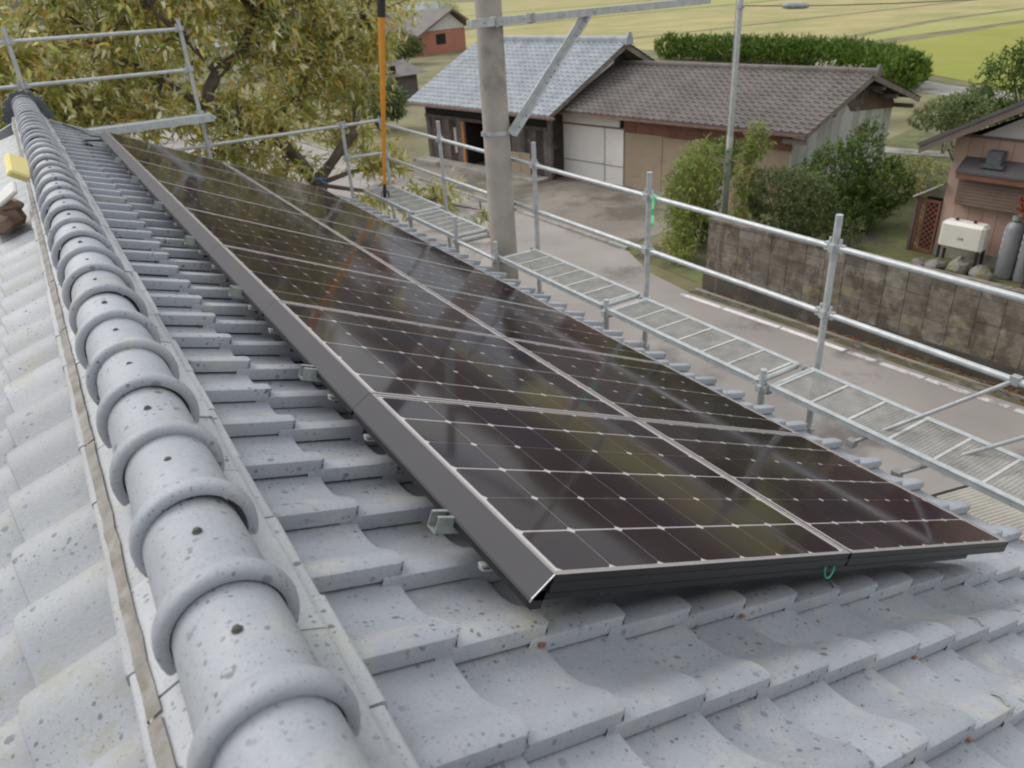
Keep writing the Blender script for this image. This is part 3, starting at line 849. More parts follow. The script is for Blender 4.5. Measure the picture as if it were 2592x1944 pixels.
# ------------------------------------------------------------------ ground, fields, road
M['ground'] = simple('grassy_soil', (.17, .155, .075), .95, 0, .35, .5, c2=(.24, .215, .11), stain=((.12, .14, .045), .9, .55), bmp=.4, bdist=.03)
M['straw'] = simple('stubble_field', (.33, .285, .115), .95, 0, .12, .16, c2=(.40, .34, .15), stain=((.25, .255, .09), .12, .5), bmp=.3, bdist=.03)
M['green'] = simple('green_paddy', (.245, .255, .035), .95, 0, .14, .12, c2=(.29, .285, .05), stain=((.23, .265, .03), .2, .52), bmp=.3, bdist=.03)
M['green2'] = simple('pale_green_paddy', (.29, .30, .08), .95, 0, .12, .1, c2=(.34, .33, .11), bmp=.3, bdist=.03)
M['levee'] = simple('levee_grass', (.20, .185, .085), .95, 0, .3, .8)
M['asphalt'] = simple('worn_asphalt', (.285, .256, .236), .8, 0, .12, .55, c2=(.33, .298, .276), stain=((.145, .127, .118), .5, .515), bmp=.4, bdist=.006, detail=8)
M['dirt'] = simple('yard_dirt', (.215, .185, .150), .95, 0, .2, .6, c2=(.27, .24, .2), stain=((.12, .105, .085), .45, .5), bmp=.5, bdist=.02, detail=8)
M['garden'] = simple('garden_soil', (.13, .12, .06), .95, 0, .35, 1.2, c2=(.17, .19, .06), stain=((.08, .065, .045), .7, .52), bmp=.6, bdist=.04)
M['concrete'] = simple('old_concrete', (.30, .285, .255), .9, 0, .2, 1.4, stain=((.14, .13, .11), 1.1, .52), bmp=.4, bdist=.01)
M['line'] = simple('road_paint', (.72, .72, .70), .7, 0, .12, 5, stain=((.33, .30, .285), 3.2, .56))
M['line_worn'] = simple('worn_road_paint', (.60, .59, .57), .7, 0, .12, 5, stain=((.27, .25, .24), 3.6, .46), detail=8)
M['hill'] = simple('forest_hill', (.034, .030, .022), .95, 0, .4, .03, c2=(.058, .046, .03), bmp=.0)
def structure(name, mb, mat, smooth=None):
    o = obj(name, mb, mat, None, smooth); o['kind'] = 'structure'; return o
def sheet(name, poly, mat, dz, sub=None):
    mb = MB(); mb.face([(x, y, GZ + dz) for x, y in poly]); return structure(name, mb, mat)
mb = MB(); mb.face([(-1500, -1500, GZ), (1500, -1500, GZ), (1500, 1500, GZ), (-1500, 1500, GZ)]); structure('ground', mb, M['ground'])
# paddies, laid from near to far with levees of bare grass between
sheet('field_green', [(41.5, 20.2), (43, 21.7), (46.9, 28.9), (59.2, 40.2), (80.6, 41.6), (130, 41.5), (130, -30), (41, -30)], M['green'], .02)
sheet('field_pale_green', [(64.0, 43.9), (80.6, 43.4), (130, 43.4), (130, 52.6), (85.3, 51.0), (66.3, 47.2)], M['green2'], .02)
sheet('field_stubble', [(49, 32), (58.5, 42.0), (61.8, 44.2), (64.8, 48.2), (85, 52.6), (128, 54), (128, 69.5), (92.4, 69.5), (70.9, 69.7), (52, 69.7), (50, 55)], M['straw'], .02)
sheet('field_stubble_far', [(45, 71.2), (71, 71.2), (92.4, 71.0), (160, 71.0), (170, 115), (87, 115.5), (40, 114), (40, 90)], M['straw'], .02)
sheet('field_pale_far', [(30, 117), (87, 118), (170, 118), (200, 165), (110, 168), (30, 165)], M['green2'], .02)
sheet('field_farthest', [(30, 169), (110, 171), (230, 170), (330, 300), (200, 310), (30, 300)], M['straw'], .02)
sheet('field_right', [(132, -60), (132, 41), (132, 68), (230, 110), (400, 110), (400, -60)], M['straw'], .024)
sheet('farm_lane', [(38.6, 19.5), (41.2, 19.5), (42.6, 24.2), (46.2, 30.5), (45.0, 32), (39.9, 25.6)], M['concrete'], .012)
# road with its far edge line
road_r = [(11.9, -40), (11.55, -5), (11.32, 3.0), (11.1, 5.6), (10.95, 8.0), (10.72, 10.6), (10.9, 12.0), (11.55, 13.6), (11.42, 19), (11.1, 26), (10.2, 40), (7, 70), (2, 110), (-10, 160)]
road_l = [(3.9, -40), (3.9, -5), (3.9, 3.0), (3.9, 5.6), (3.9, 8), (3.9, 10.6), (4.3, 12), (5.2, 13.6), (5.6, 19), (5.4, 26), (4.8, 40), (2, 70), (-3, 110), (-15, 160)]
mb = MB()
for i in range(len(road_r) - 1):
    mb.face([(*road_l[i], GZ + .006), (*road_r[i], GZ + .006), (*road_r[i+1], GZ + .006), (*road_l[i+1], GZ + .006)])
structure('road', mb, M['asphalt'])
def edge_x(y):
    for (xa, ya), (xb, yb) in zip(road_r, road_r[1:]):
        if ya <= y <= yb: return xa + (xb - xa) * (y - ya) / (yb - ya)
# worn edge line as separate painted dashes
y = -6.0
k = 0
while y < 10.5:
    L = rng.uniform(.8, 1.6) if y > 6.4 else rng.uniform(.4, 1.0)
    gap = rng.uniform(.015, .05) if y > 6.4 else rng.uniform(.02, .12)
    ya, yb = y, min(y + L, 10.5); mb = MB(); w = .065
    xs = [edge_x(ya) - .22, edge_x(yb) - .22]
    mb.face([(xs[0] - w, ya, GZ + .011), (xs[0] + w, ya, GZ + .011), (xs[1] + w, yb, GZ + .011), (xs[1] - w, yb, GZ + .011)])
    structure('road_line', mb, M['line'] if y > 6.4 else M['line_worn']); y = yb + gap
# yard before the barns, apron, garden
sheet('yard', [(11.5, 13.9), (13.5, 14.2), (18.5, 15.5), (16.6, 18.6), (15.9, 19.2), (15.2, 22.4), (14.5, 21.8), (13.2, 28.6), (12.9, 29.5), (11.2, 26.5), (11.45, 19)], M['dirt'], .010)
mb = MB()
for (a, b) in (((11.56, 13.7), (11.42, 19)), ((11.42, 19), (11.1, 26)), ((11.1, 26), (10.2, 40))):
    d = Vector((b[0] - a[0], b[1] - a[1], 0)); n_ = int(d.length / .6); d.normalize()
    for q in range(n_):
        p = Vector((*a, GZ)) + d * (.6 * q + .3); mb.bar(p - d * .294 + Vector((.06, 0, .03)), p + d * .294 + Vector((.06, 0, .03)), .13, .07 + rng.uniform(-.006, .006))
structure('kerb', mb, M['concrete'])
sheet('garden', [(11.25, 10.4), (11.5, 5.5), (11.7, 2), (12, -6), (40, -6), (40, 18.4), (38, 20), (26, 17), (18.2, 15.2), (13.4, 13.8), (11.4, 13.2)], M['garden'], .008)
sheet('garden_path', [(25.6, 16.6), (26.8, 13.2), (27.6, 13.4), (26.5, 17.0)], M['concrete'], .014)
# gutter strip between road and wall with leaf litter
mb = MB()
ys = np.linspace(-6, 10.5, 24)
for a, b in zip(ys, ys[1:]):
    mb.face([(edge_x(a) - .04, a, GZ + .010), (edge_x(a) + .55, a, GZ + .012), (edge_x(b) + .55, b, GZ + .012), (edge_x(b) - .04, b, GZ + .010)])
structure('roadside_strip', mb, simple('mossy_drain', (.10, .09, .05), .95, 0, .4, 3, stain=((.20, .185, .16), 2.2, .54), bmp=.5, bdist=.02))
mb = MB()
for a, b in zip(ys, ys[1:]):
    for off, w, h in ((.20, .06, .04),):
        pa, pb = Vector((edge_x(a) + off, a, GZ + .02)), Vector((edge_x(b) + off, b, GZ + .02)); mb.bar(pa, pb, w, h)
structure('drain_edge', mb, M['concrete'])

# ------------------------------------------------------------------ foliage helpers
def leaf_material(name, stops, rough=.55, trans=.3, spec=.35):
    mt = bpy.data.materials.new(name); mt.use_nodes = True; nt = mt.node_tree; b = nt.nodes['Principled BSDF']
    g = N(nt, 'ShaderNodeNewGeometry')
    c = ramp(nt, g.outputs['Random Per Island'], stops)
    f = noise(nt, g.outputs['Position'], .9, 3)
    c = mix(nt, 1, c, ramp(nt, f, [(.3, (.78, .82, .78)), (.7, (1.15, 1.1, 1.05))]), 'MULTIPLY')
    nt.links.new(c, b.inputs['Base Color']); b.inputs['Roughness'].default_value = rough; b.inputs['Specular IOR Level'].default_value = spec
    tr = N(nt, 'ShaderNodeBsdfTranslucent'); nt.links.new(c, tr.inputs[0])
    ms = N(nt, 'ShaderNodeMixShader'); ms.inputs[0].default_value = trans
    out = nt.nodes['Material Output']
    nt.links.new(b.outputs[0], ms.inputs[1]); nt.links.new(tr.outputs[0], ms.inputs[2]); nt.links.new(ms.outputs[0], out.inputs[0])
    return mt
def unit(a): return a / (np.linalg.norm(a, axis=-1, keepdims=True) + 1e-9)
def leaves_mesh(name, P, D, Nn, L, W, mat, droop=.25, quad=False):
    """P base points, D directions, Nn normals, L lengths, W widths (arrays) -> pointed folded leaves"""
    n = len(P); D = unit(D); S = unit(np.cross(D, Nn)); U = np.cross(S, D)
    L = L[:, None]; W = W[:, None]
    if quad:
        V = np.stack([P, P + D * L * .5 + S * W * .5, P + D * L, P + D * L * .5 - S * W * .5], 1)
        F = (np.arange(n)[:, None] * 4 + np.array([0, 1, 2, 3])).tolist()
    else:
        mid1 = P + D * L * .33 + U * L * .03; mid2 = P + D * L * .68 - U * L * droop * .18; tip = P + D * L * .98 - U * L * droop * .5
        V = np.stack([P, mid1 + S * W * .48 + U * W * .12, mid1, mid1 - S * W * .48 + U * W * .12, mid2 + S * W * .36 + U * W * .1, mid2, mid2 - S * W * .36 + U * W * .1, tip], 1)
        fl = [[0, 1, 2], [0, 2, 3], [1, 4, 5, 2], [2, 5, 6, 3], [4, 7, 5], [5, 7, 6]]
        F = []
        for i in range(n):
            b = i * 8; F += [[b + k for k in f] for f in fl]
    me = bpy.data.meshes.new(name); me.from_pydata(V.reshape(-1, 3).tolist(), [], F); me.materials.append(mat)
    me.polygons.foreach_set('use_smooth', [True] * len(me.polygons)); me.update()
    return me
def ell_points(n, cen, rad, shell=.55):
    d = unit(nrng.normal(size=(n, 3))); r = (shell + (1 - shell) * nrng.random((n, 1)) ** .7)
    return np.array(cen) + d * r * np.array(rad), d
def clumps(cens, n_twig, per, Lr, Wr, spread, up=.3, droop=-.35, shell=.5, tilt=.55):
    """twigs in ellipsoids; each twig holds `per` leaves"""
    P, D, Nn, TW = [], [], [], []
    vol = np.array([c[1][0] * c[1][1] * c[1][2] for c in cens]) ** .67
    cnt = np.maximum(1, (n_twig * vol / vol.sum()).astype(int))
    for (cen, rad), m_ in zip(cens, cnt):
        p, d = ell_points(m_, cen, rad, shell)
        td = unit(d + np.array([0, 0, up]) + nrng.normal(size=d.shape) * .5)
        for i in range(m_):
            TW.append((p[i] - td[i] * spread * .7, p[i] + td[i] * spread * .5))
            t = nrng.random(per) - .5
            base = p[i] + td[i] * (t[:, None] * spread) + nrng.normal(size=(per, 3)) * spread * .10
            ld = unit(td[i] * .55 + nrng.normal(size=(per, 3)) * .75 + np.array([0, 0, droop]))
            P.append(base); D.append(ld); Nn.append(unit(nrng.normal(size=(per, 3)) * tilt + np.array([0, 0, 1])))
    P, D, Nn = np.vstack(P), np.vstack(D), np.vstack(Nn)
    n = len(P)
    return P, D, Nn, nrng.uniform(*Lr, n), nrng.uniform(*Wr, n), TW
def bark(name, c): return simple(name, c, .9, 0, .35, 7, stain=((.16, .16, .13), 9, .62), bmp=.8, bdist=.02)
M['bark'] = bark('grey_brown_bark', (.125, .098, .078))
M['leaf_autumn'] = leaf_material('autumn_leaf', [(0, (.30, .38, .09)), (.2, (.46, .50, .12)), (.42, (.58, .56, .16)), (.58, (.66, .53, .14)), (.70, (.64, .42, .11)), (.80, (.66, .67, .36)), (1, (.80, .79, .58))], rough=.36, trans=.42, spec=.9)
M['leaf_far'] = leaf_material('olive_leaf', [(0, (.30, .34, .11)), (.4, (.48, .49, .19)), (.7, (.58, .54, .21)), (1, (.68, .67, .42))], trans=.4)
M['bamboo_leaf'] = leaf_material('bamboo_leaf', [(0, (.13, .19, .04)), (.5, (.26, .33, .08)), (.85, (.36, .41, .13)), (1, (.50, .41, .11))])
M['bush_leaf'] = leaf_material('grey_green_leaf', [(0, (.09, .125, .04)), (.5, (.17, .22, .075)), (1, (.26, .31, .13))])
M['dark_leaf'] = leaf_material('dark_green_leaf', [(0, (.04, .08, .012)), (.5, (.09, .16, .025)), (1, (.19, .28, .05))])
M['hedge_leaf'] = leaf_material('hedge_leaf', [(0, (.045, .095, .012)), (.5, (.10, .18, .022)), (1, (.19, .27, .045))])
M['red_leaf'] = leaf_material('red_maple_leaf', [(0, (.20, .025, .015)), (.6, (.36, .06, .03)), (1, (.40, .14, .04))])
M['litter'] = leaf_material('fallen_leaf', [(0, (.16, .05, .02)), (.5, (.28, .09, .035)), (.8, (.30, .17, .05)), (1, (.10, .06, .03))])

# leaf litter along the drain
n = 1500
yy = nrng.uniform(-1, 10.3, n); xx = np.array([edge_x(q) for q in yy]) + np.clip(nrng.normal(.33, .10, n), .02, .52)
P = np.c_[xx, yy, np.full(n, GZ + .03)]
keep = nrng.random(n) < (.35 + .65 * (np.sin(yy * 2.1) * .5 + .5))
P = P[keep]; n = len(P)
o = obj('leaf_litter', leaves_mesh('leaf_litter', P, np.c_[nrng.normal(size=(n, 2)), np.zeros(n)], np.tile([0, 0, 1.], (n, 1)) + nrng.normal(size=(n, 3)) * .3, nrng.uniform(.04, .09, n), nrng.uniform(.03, .06, n), M['litter'], quad=True), M['litter'])
tag(o, 'red and brown fallen leaves along the foot of the block wall', 'leaves', None, 'stuff')

# ------------------------------------------------------------------ block wall
bw = thing('block_wall', 'old stained concrete block wall along the far side of the road', 'wall', (11.3, 5, GZ))
M['block'] = []
def block_mat(nm, cc, moss=.0):
    mt, nt, b = newmat('weathered_block_' + nm)
    v = coords(nt)
    colr = ramp(nt, noise(nt, v, 7, 6, .65), [(.3, [k * .75 for k in cc]), (.7, [k * 1.25 for k in cc])])
    colr = mix(nt, ramp(nt, noise(nt, v, 2.6, 7, .7), [(.46, 0), (.60, .85)]), colr, (.085, .068, .05))
    colr = mix(nt, ramp(nt, noise(nt, v, 3.6, 5, .6), [(.58, 0), (.70, .7)]), colr, (.31, .285, .245))
    if moss: colr = mix(nt, ramp(nt, noise(nt, v, 5.0, 5, .6), [(.56, 0), (.68, moss * .7)]), colr, (.31, .24, .08))
    nt.links.new(colr, b.inputs['Base Color']); b.inputs['Roughness'].default_value = .95
    bump(nt, b, noise(nt, v, 28, 7, .7), .7, .014)
    return mt
for nm, cc in (('a', (.185, .158, .128)), ('b', (.21, .185, .155)), ('c', (.155, .13, .104)), ('d', (.195, .168, .134)), ('e', (.235, .212, .18))):
    M['block'].append(block_mat(nm, cc))
M['block_moss'] = block_mat('moss', (.215, .185, .135), .8)
M['foundation'] = simple('dark_wet_footing', (.075, .064, .052), .9, 0, .35, 1.6, stain=((.14, .125, .105), 2, .56), bmp=.4, bdist=.01)
wdir = Vector((-.085, 1, 0)).normalized(); wn_ = Vector((wdir.y, -wdir.x, 0))
W0 = Vector((11.83, 2.0, GZ))            # point on the wall face
ylen0, ylen1 = -7.5, 8.45
H0 = .36
blk = MB(); blk.box((0, 0, 0), (.12, .392, .192)); 
bmes = []
def block_mesh(mt):
    mb = MB(); x, y, z, b = .06, .197, .0985, .006
    F = [(-x, -y + b, -z + b), (-x, y - b, -z + b), (-x, y - b, z - b), (-x, -y + b, z - b), (-x + b, -y, -z), (-x + b, y, -z), (-x + b, y, z), (-x + b, -y, z), (x, -y, -z), (x, y, -z), (x, y, z), (x, -y, z)]
    mb.raw(F, [(3, 2, 1, 0), (0, 1, 5, 4), (1, 2, 6, 5), (2, 3, 7, 6), (3, 0, 4, 7), (4, 5, 9, 8), (5, 6, 10, 9), (6, 7, 11, 10), (7, 4, 8, 11), (8, 9, 10, 11)])
    return mb.mesh('block', [mt])
bmes = [block_mesh(q) for q in M['block']]; bm_moss = block_mesh(M['block_moss'])
nrow = 6
ang = math.atan2(-wdir.x, wdir.y)
for r_ in range(nrow):
    s = ylen1 - .2
    while s > ylen0:
        p = W0 + wdir * s + wn_ * .06 + Vector((0, 0, H0 + .1 + r_ * .2))
        mm = bmes[rng.choice([0, 0, 1, 2, 2, 3, 3, 4])]
        if r_ < 3 and rng.random() < .35: mm = bm_moss
        o = bpy.data.objects.new('block', mm); o.location = p + wn_ * rng.uniform(-.004, .004); o.rotation_euler = (0, 0, ang); put(o, bw)
        s -= .4
mb = MB()
c = W0 + wdir * ((ylen0 + ylen1) / 2) + wn_ * .07
mb.bar(W0 + wdir * ylen0 + wn_ * .075 + Vector((0, 0, H0 / 2)), W0 + wdir * (ylen1 + .05) + wn_ * .075 + Vector((0, 0, H0 / 2)), .20, H0)
obj('footing', mb, M['foundation'], bw)
mb = MB(); mb.bar(W0 + wdir * ylen0 + wn_ * .08 + Vector((0, 0, H0 + .6)), W0 + wdir * (ylen1 - .01) + wn_ * .08 + Vector((0, 0, H0 + .6)), .08, nrow * .2 - .01)
obj('mortar_core', mb, M['foundation'], bw)
s = ylen1
while s > ylen0:
    L = .6
    mb = MB(); q = Vector((0, 0, H0 + nrow * .2 + .03)); mb.bar(W0 + wdir * (s - L + .008) + wn_ * .06 + q, W0 + wdir * s + wn_ * .06 + q, .17, .055)
    obj('cap_stone', mb, M['block'][0], bw); s -= L

# ------------------------------------------------------------------ barns
class Fr:
    def __init__(s, p0, e1):
        s.p0 = Vector(p0); s.e1 = Vector(e1).normalized(); s.e2 = Vector((-s.e1.y, s.e1.x, 0))
        s.M = Matrix((s.e1, s.e2, Vector((0, 0, 1)))).transposed()
    def __call__(s, a, d, z): return s.p0 + s.e1 * a + s.e2 * d + Vector((0, 0, z))
    def box(s, mb, lo, hi, mi=0):
        c = [(a + b) / 2 for a, b in zip(lo, hi)]; mb.box(s(*c), [abs(b - a) for a, b in zip(lo, hi)], s.M, mi)
def part(fr, name, mat, parent, *boxes):
    mb = MB()
    for lo, hi in boxes: fr.box(mb, lo, hi)
    return obj(name, mb, mat, parent)
def tiled_slope(fr, s0, s1, d0, z0, d1, z1, upitch=.265, vpitch=.235, amp=.045):
    """eave (d0,z0) to ridge (d1,z1); S-shaped tile relief with stepped courses"""
    mb = MB(); L = math.hypot(d1 - d0, z1 - z0); nv = max(2, int(L / vpitch)); nu = int((s1 - s0) / upitch); du = (s1 - s0) / nu
    pro = [(0, .2), (.03, 1), (.15, 1), (.3, .6), (.5, .08), (.75, 0), (.97, .12)]
    us = [(i + a) * du + s0 for i in range(nu) for a, h in pro] + [s1]; hs = [h for i in range(nu) for a, h in pro] + [.2]
    nrm_d, nrm_z = -(z1 - z0) / L * (1 if d1 > d0 else -1), abs(d1 - d0) / L
    sg = 1 if d1 > d0 else -1
    nd = -(z1 - z0) / L * sg; nz = abs(d1 - d0) / L
    rows = []
    for k in range(nv):
        for t, lift in ((k / nv, .026), ((k + .985) / nv, .0)):
            rows.append((t, lift))
    n = len(us); base = len(mb.v)
    for t, lift in rows:
        for u, h in zip(us, hs):
            hh = h * amp + lift
            mb.v.append(tuple(fr(u, d0 + (d1 - d0) * t + nd * hh, z0 + (z1 - z0) * t + nz * hh)))
    for r_ in range(len(rows) - 1):
        for k in range(n - 1):
            mb.f.append((base + r_*n + k, base + r_*n + k + 1, base + (r_+1)*n + k + 1, base + (r_+1)*n + k)); mb.mi.append(0)
    # eave lip
    b2 = len(mb.v)
    for u in us: mb.v.append(tuple(fr(u, d0, z0 - .03)))
    for k in range(n - 1): mb.f.append((b2 + k, b2 + k + 1, base + k + 1, base + k)); mb.mi.append(0)
    return mb
M['tile_silver'] = simple('silver_tile', (.30, .33, .365), .5, 0, .2, 2.2, c2=(.375, .40, .43), stain=((.24, .25, .27), 3.2, .57), spec=.5)
M['tile_brown'] = simple('brown_tile', (.135, .115, .105), .6, 0, .2, 1.4, c2=(.175, .15, .138), stain=((.10, .085, .078), 2.5, .55))
M['plank_dark'] = [simple('dark_plank_' + q, c, .85, 0, .35, 2.5, stain=((.16, .14, .125), 3, .58)) for q, c in (('a', (.055, .042, .036)), ('b', (.085, .068, .06)), ('c', (.12, .10, .09)), ('d', (.04, .03, .027)))]
M['plank_pale'] = [simple('pale_sheet_' + q, c, .8, 0, .15, 1.1, stain=((.16, .12, .09), 1.3, .60)) for q, c in (('a', (.47, .48, .42)), ('b', (.54, .55, .49)), ('c', (.41, .415, .36)))]
M['white_door'] = simple('white_door', (.76, .73, .70), .6, 0, .05, 1.2, stain=((.55, .49, .44), 1.4, .62))
M['tan_ply'] = simple('tan_plywood', (.36, .28, .20), .8, 0, .12, .8, stain=((.22, .16, .11), 1.0, .58))
M['red_brown'] = simple('red_brown_board', (.20, .085, .058), .7, 0, .25, 1.5, stain=((.09, .045, .035), 2, .55))
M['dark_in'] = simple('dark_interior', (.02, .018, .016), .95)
M['rafter'] = simple('weathered_rafter', (.20, .165, .135), .85, 0, .25, 3)
# barn with the silver roof
fa = Fr((13.21, 28.41, GZ), (.19249645, -.98129767, 0))
bA = thing('silver_roof_barn', 'old plank barn with silver grey tiled roof behind the utility pole', 'barn', fa(3.5, 0, 0))
zE, zR, dR, dE = 2.30, 4.22, 3.45, -.55
for (d0, z0) in ((dE, zE), (7.45, zE)):
    obj('roof_slope', tiled_slope(fa, -.35, 7.62, d0, z0, dR, zR), M['tile_silver'], bA, 35)
mb = MB()
for k in range(14):
    a = -.3 + k * .567; fa.box(mb, (a, dR - .13, zR - .02), (a + .56, dR + .13, zR + .10)); mb.tube([fa(a, dR, zR + .11), fa(a + .56, dR, zR + .11)], .085, 10)
obj('ridge_cap', mb, M['tile_silver'], bA)
mb = MB(); mb.prism([(-.2, 0), (.2, 0), (.16, .22), (.06, .40), (-.06, .40), (-.16, .22)], lambda d, z: fa(7.66, dR + d, zR - .08 + z), lambda d, z: fa(7.74, dR + d, zR - .08 + z)); obj('ridge_ornament', mb, M['tile_silver'], bA)
# bargeboards
for s_ in (-1, 1):
    de = dE if s_ < 0 else 7.45
    for a in (7.52, -.33):
        mb = MB(); P = [(de, zE - .16), (de, zE - .02), (dR, zR - .03), (dR, zR - .22)]
        mb.prism(P, lambda d, z: fa(a, d, z), lambda d, z: fa(a + .05, d, z)); obj('bargeboard', mb, M['rafter'], bA)
for k in range(16):
    a = -.15 + k * .5
    mb = MB(); mb.bar(fa(a, dE + .04, zE - .075), fa(a, dR - .2, zR - .16), .06, .08); obj('rafter', mb, M['rafter'], bA)
part(fa, 'gutter', M['copper_gutter'], bA, ((-.3, dE - .10, zE - .10), (7.9, dE - .01, zE - .03)))
# front wall planks with doorway
M['pale_wood'] = simple('pale_board', (.42, .38, .33), .8, 0, .1, 3)
M['orange_wood'] = simple('orange_post', (.42, .17, .05), .7, 0, .15, 3)
a = 0.0
while a < 6.95:
    w = rng.uniform(.17, .24)
    if not (2.45 < a + w / 2 < 4.5):
        part(fa, 'plank', rng.choice(M['plank_dark'][1:]), bA, ((a + .004, rng.uniform(-.012, .0), .12), (min(a + w, 7.0) - .004, .025, 1.68)))
    a += w
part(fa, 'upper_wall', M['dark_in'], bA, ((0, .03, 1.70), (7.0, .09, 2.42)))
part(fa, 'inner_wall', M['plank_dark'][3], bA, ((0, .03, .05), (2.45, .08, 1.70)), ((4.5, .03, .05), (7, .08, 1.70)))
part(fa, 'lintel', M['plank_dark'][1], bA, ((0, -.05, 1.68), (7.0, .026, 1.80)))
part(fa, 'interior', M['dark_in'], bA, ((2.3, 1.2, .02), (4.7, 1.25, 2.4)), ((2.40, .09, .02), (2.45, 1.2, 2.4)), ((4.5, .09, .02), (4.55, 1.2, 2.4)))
part(fa, 'door_post', M['orange_wood'], bA, ((2.28, -.04, .05), (2.42, .02, 1.67)))
part(fa, 'loose_board', M['pale_wood'], bA, ((1.80, -.045, .45), (1.95, -.015, 1.40)))
part(fa, 'side_post', M['plank_dark'][2], bA, ((6.98, -.03, 0), (7.12, .1, 2.4)))
part(fa, 'low_panel', M['tan_ply'], bA, ((5.05, -.05, .05), (5.55, -.015, .82)), ((5.57, -.05, .05), (6.08, -.015, .84)))
part(fa, 'step', M['concrete'], bA, ((-.2, -.7, 0), (7.0, .0, .10)))
mb = MB(); mb.prism([(0, 0), (6.9, 0), (6.9, zE), (dR, zR - .2), (0, zE)], lambda d, z: fa(.06, d, z), lambda d, z: fa(.0, d, z)); obj('gable_wall', mb, M['plank_dark'][2], bA)
mb = MB(); mb.prism([(.1, 0), (6.9, 0), (6.9, zE), (dR, zR - .2), (.1, zE)], lambda d, z: fa(7.0, d, z), lambda d, z: fa(6.94, d, z)); obj('gable_wall', mb, M['plank_dark'][3], bA)
mb = MB(); mb.prism([(-.4, zE - .02), (-.4, zE + .0), (dR - .6, zR - .38), (dR - .6, zR - .62)], lambda d, z: fa(7.48, d, z), lambda d, z: fa(7.515, d, z)); obj('verge_flashing', mb, M['plank_pale'][1], bA)

# barn with the brown roof
fb = Fr((15.24, 22.0, GZ), (.19297024, -.98120461, 0))
bB = thing('brown_roof_barn', 'long barn with brown tiled roof, white sliding door and tan plywood front', 'barn', fb(4.5, 0, 0))
zE, zR, dR, dE, dB = 2.33, 3.42, 3.15, -.44, 6.75
for (d0) in (dE, dB):
    obj('roof_slope', tiled_slope(fb, .02 if d0 < 0 else .02, 9.6, d0, zE, dR, zR), M['tile_brown'], bB, 35)
mb = MB()
for k in range(16):
    a = .05 + k * .6; fb.box(mb, (a, dR - .12, zR - .02), (a + .59, dR + .12, zR + .07)); mb.tube([fb(a, dR, zR + .08), fb(a + .59, dR, zR + .08)], .075, 10)
obj('ridge_cap', mb, M['tile_brown'], bB)
mb = MB(); mb.prism([(-.16, 0), (.16, 0), (.13, .16), (.05, .30), (-.05, .30), (-.13, .16)], lambda d, z: fb(9.62, dR + d, zR - .06 + z), lambda d, z: fb(9.70, dR + d, zR - .06 + z)); obj('ridge_ornament', mb, M['tile_brown'], bB)
for de in (dE, dB):
    mb = MB(); mb.prism([(de, zE - .14), (de, zE), (dR, zR), (dR, zR - .17)], lambda d, z: fb(9.53, d, z), lambda d, z: fb(9.58, d, z)); obj('bargeboard', mb, M['rafter'], bB)
for d, z in ((-.3, 2.1), (1.2, 2.6), (2.2, 2.95), (4.1, 2.95), (5.1, 2.58), (6.5, 2.12)):
    part(fb, 'purlin', M['rafter'], bB, ((8.85, d - .05, z - .08), (9.52, d + .05, z + .04)))
part(fb, 'gutter', M['copper_gutter'], bB, ((.0, dE - .08, zE - .095), (9.55, dE - .005, zE - .035)))
mb = MB(); mb.bar(fb(.1, dE - .05, zE - .1), fb(-.75, dE - .05, zE - .28), .07, .07); obj('downpipe', mb, M['copper_gutter'], bB)
part(fb, 'corner_wall', M['plank_pale'][0], bB, ((-.45, 0, 0), (-.02, .06, 2.2)))
part(fb, 'white_lintel', M['white_door'], bB, ((.02, -.03, 1.90), (2.88, .04, 2.14)))
for (a0, a1) in ((0.02, 2.24), (2.27, 3.05)):
    d_ = part(fb, 'sliding_door', M['white_door'], bB, ((a0, -.01 if a0 < 1 else -.03, .03), (a1, .02, 1.84)))
    part(fb, 'door_rail', M['galv_dull'], d_, ((a0, -.022 if a0 < 1 else -.042, .62), (a1, -.010 if a0 < 1 else -.030, .66)))
part(fb, 'door_stile', M['galv_dull'], bB, ((2.235, -.045, .03), (2.275, .0, 1.84)))
part(fb, 'door_track', M['rafter'], bB, ((-.02, -.06, 1.845), (3.07, .01, 1.895)))
part(fb, 'brown_lintel', M['red_brown'], bB, ((3.07, -.04, 1.79), (3.55, .04, 2.16)), ((3.56, -.03, 1.78), (4.6, .04, 2.16)), ((4.61, -.035, 1.75), (8.95, .04, 2.15)))
for a0, a1 in ((3.09, 4.60), (4.62, 6.2), (6.22, 7.6), (7.62, 8.92)):
    part(fb, 'plywood_panel', M['tan_ply'], bB, ((a0, -.005, .03), (a1, .03, 1.77)))
part(fb, 'sill', M['concrete'], bB, ((-.5, -.10, 0), (9.0, .08, .03)))
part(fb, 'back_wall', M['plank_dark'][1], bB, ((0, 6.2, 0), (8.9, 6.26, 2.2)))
part(fb, 'inner_wall', M['dark_in'], bB, ((-.45, .07, 0), (8.9, .10, 2.2)))
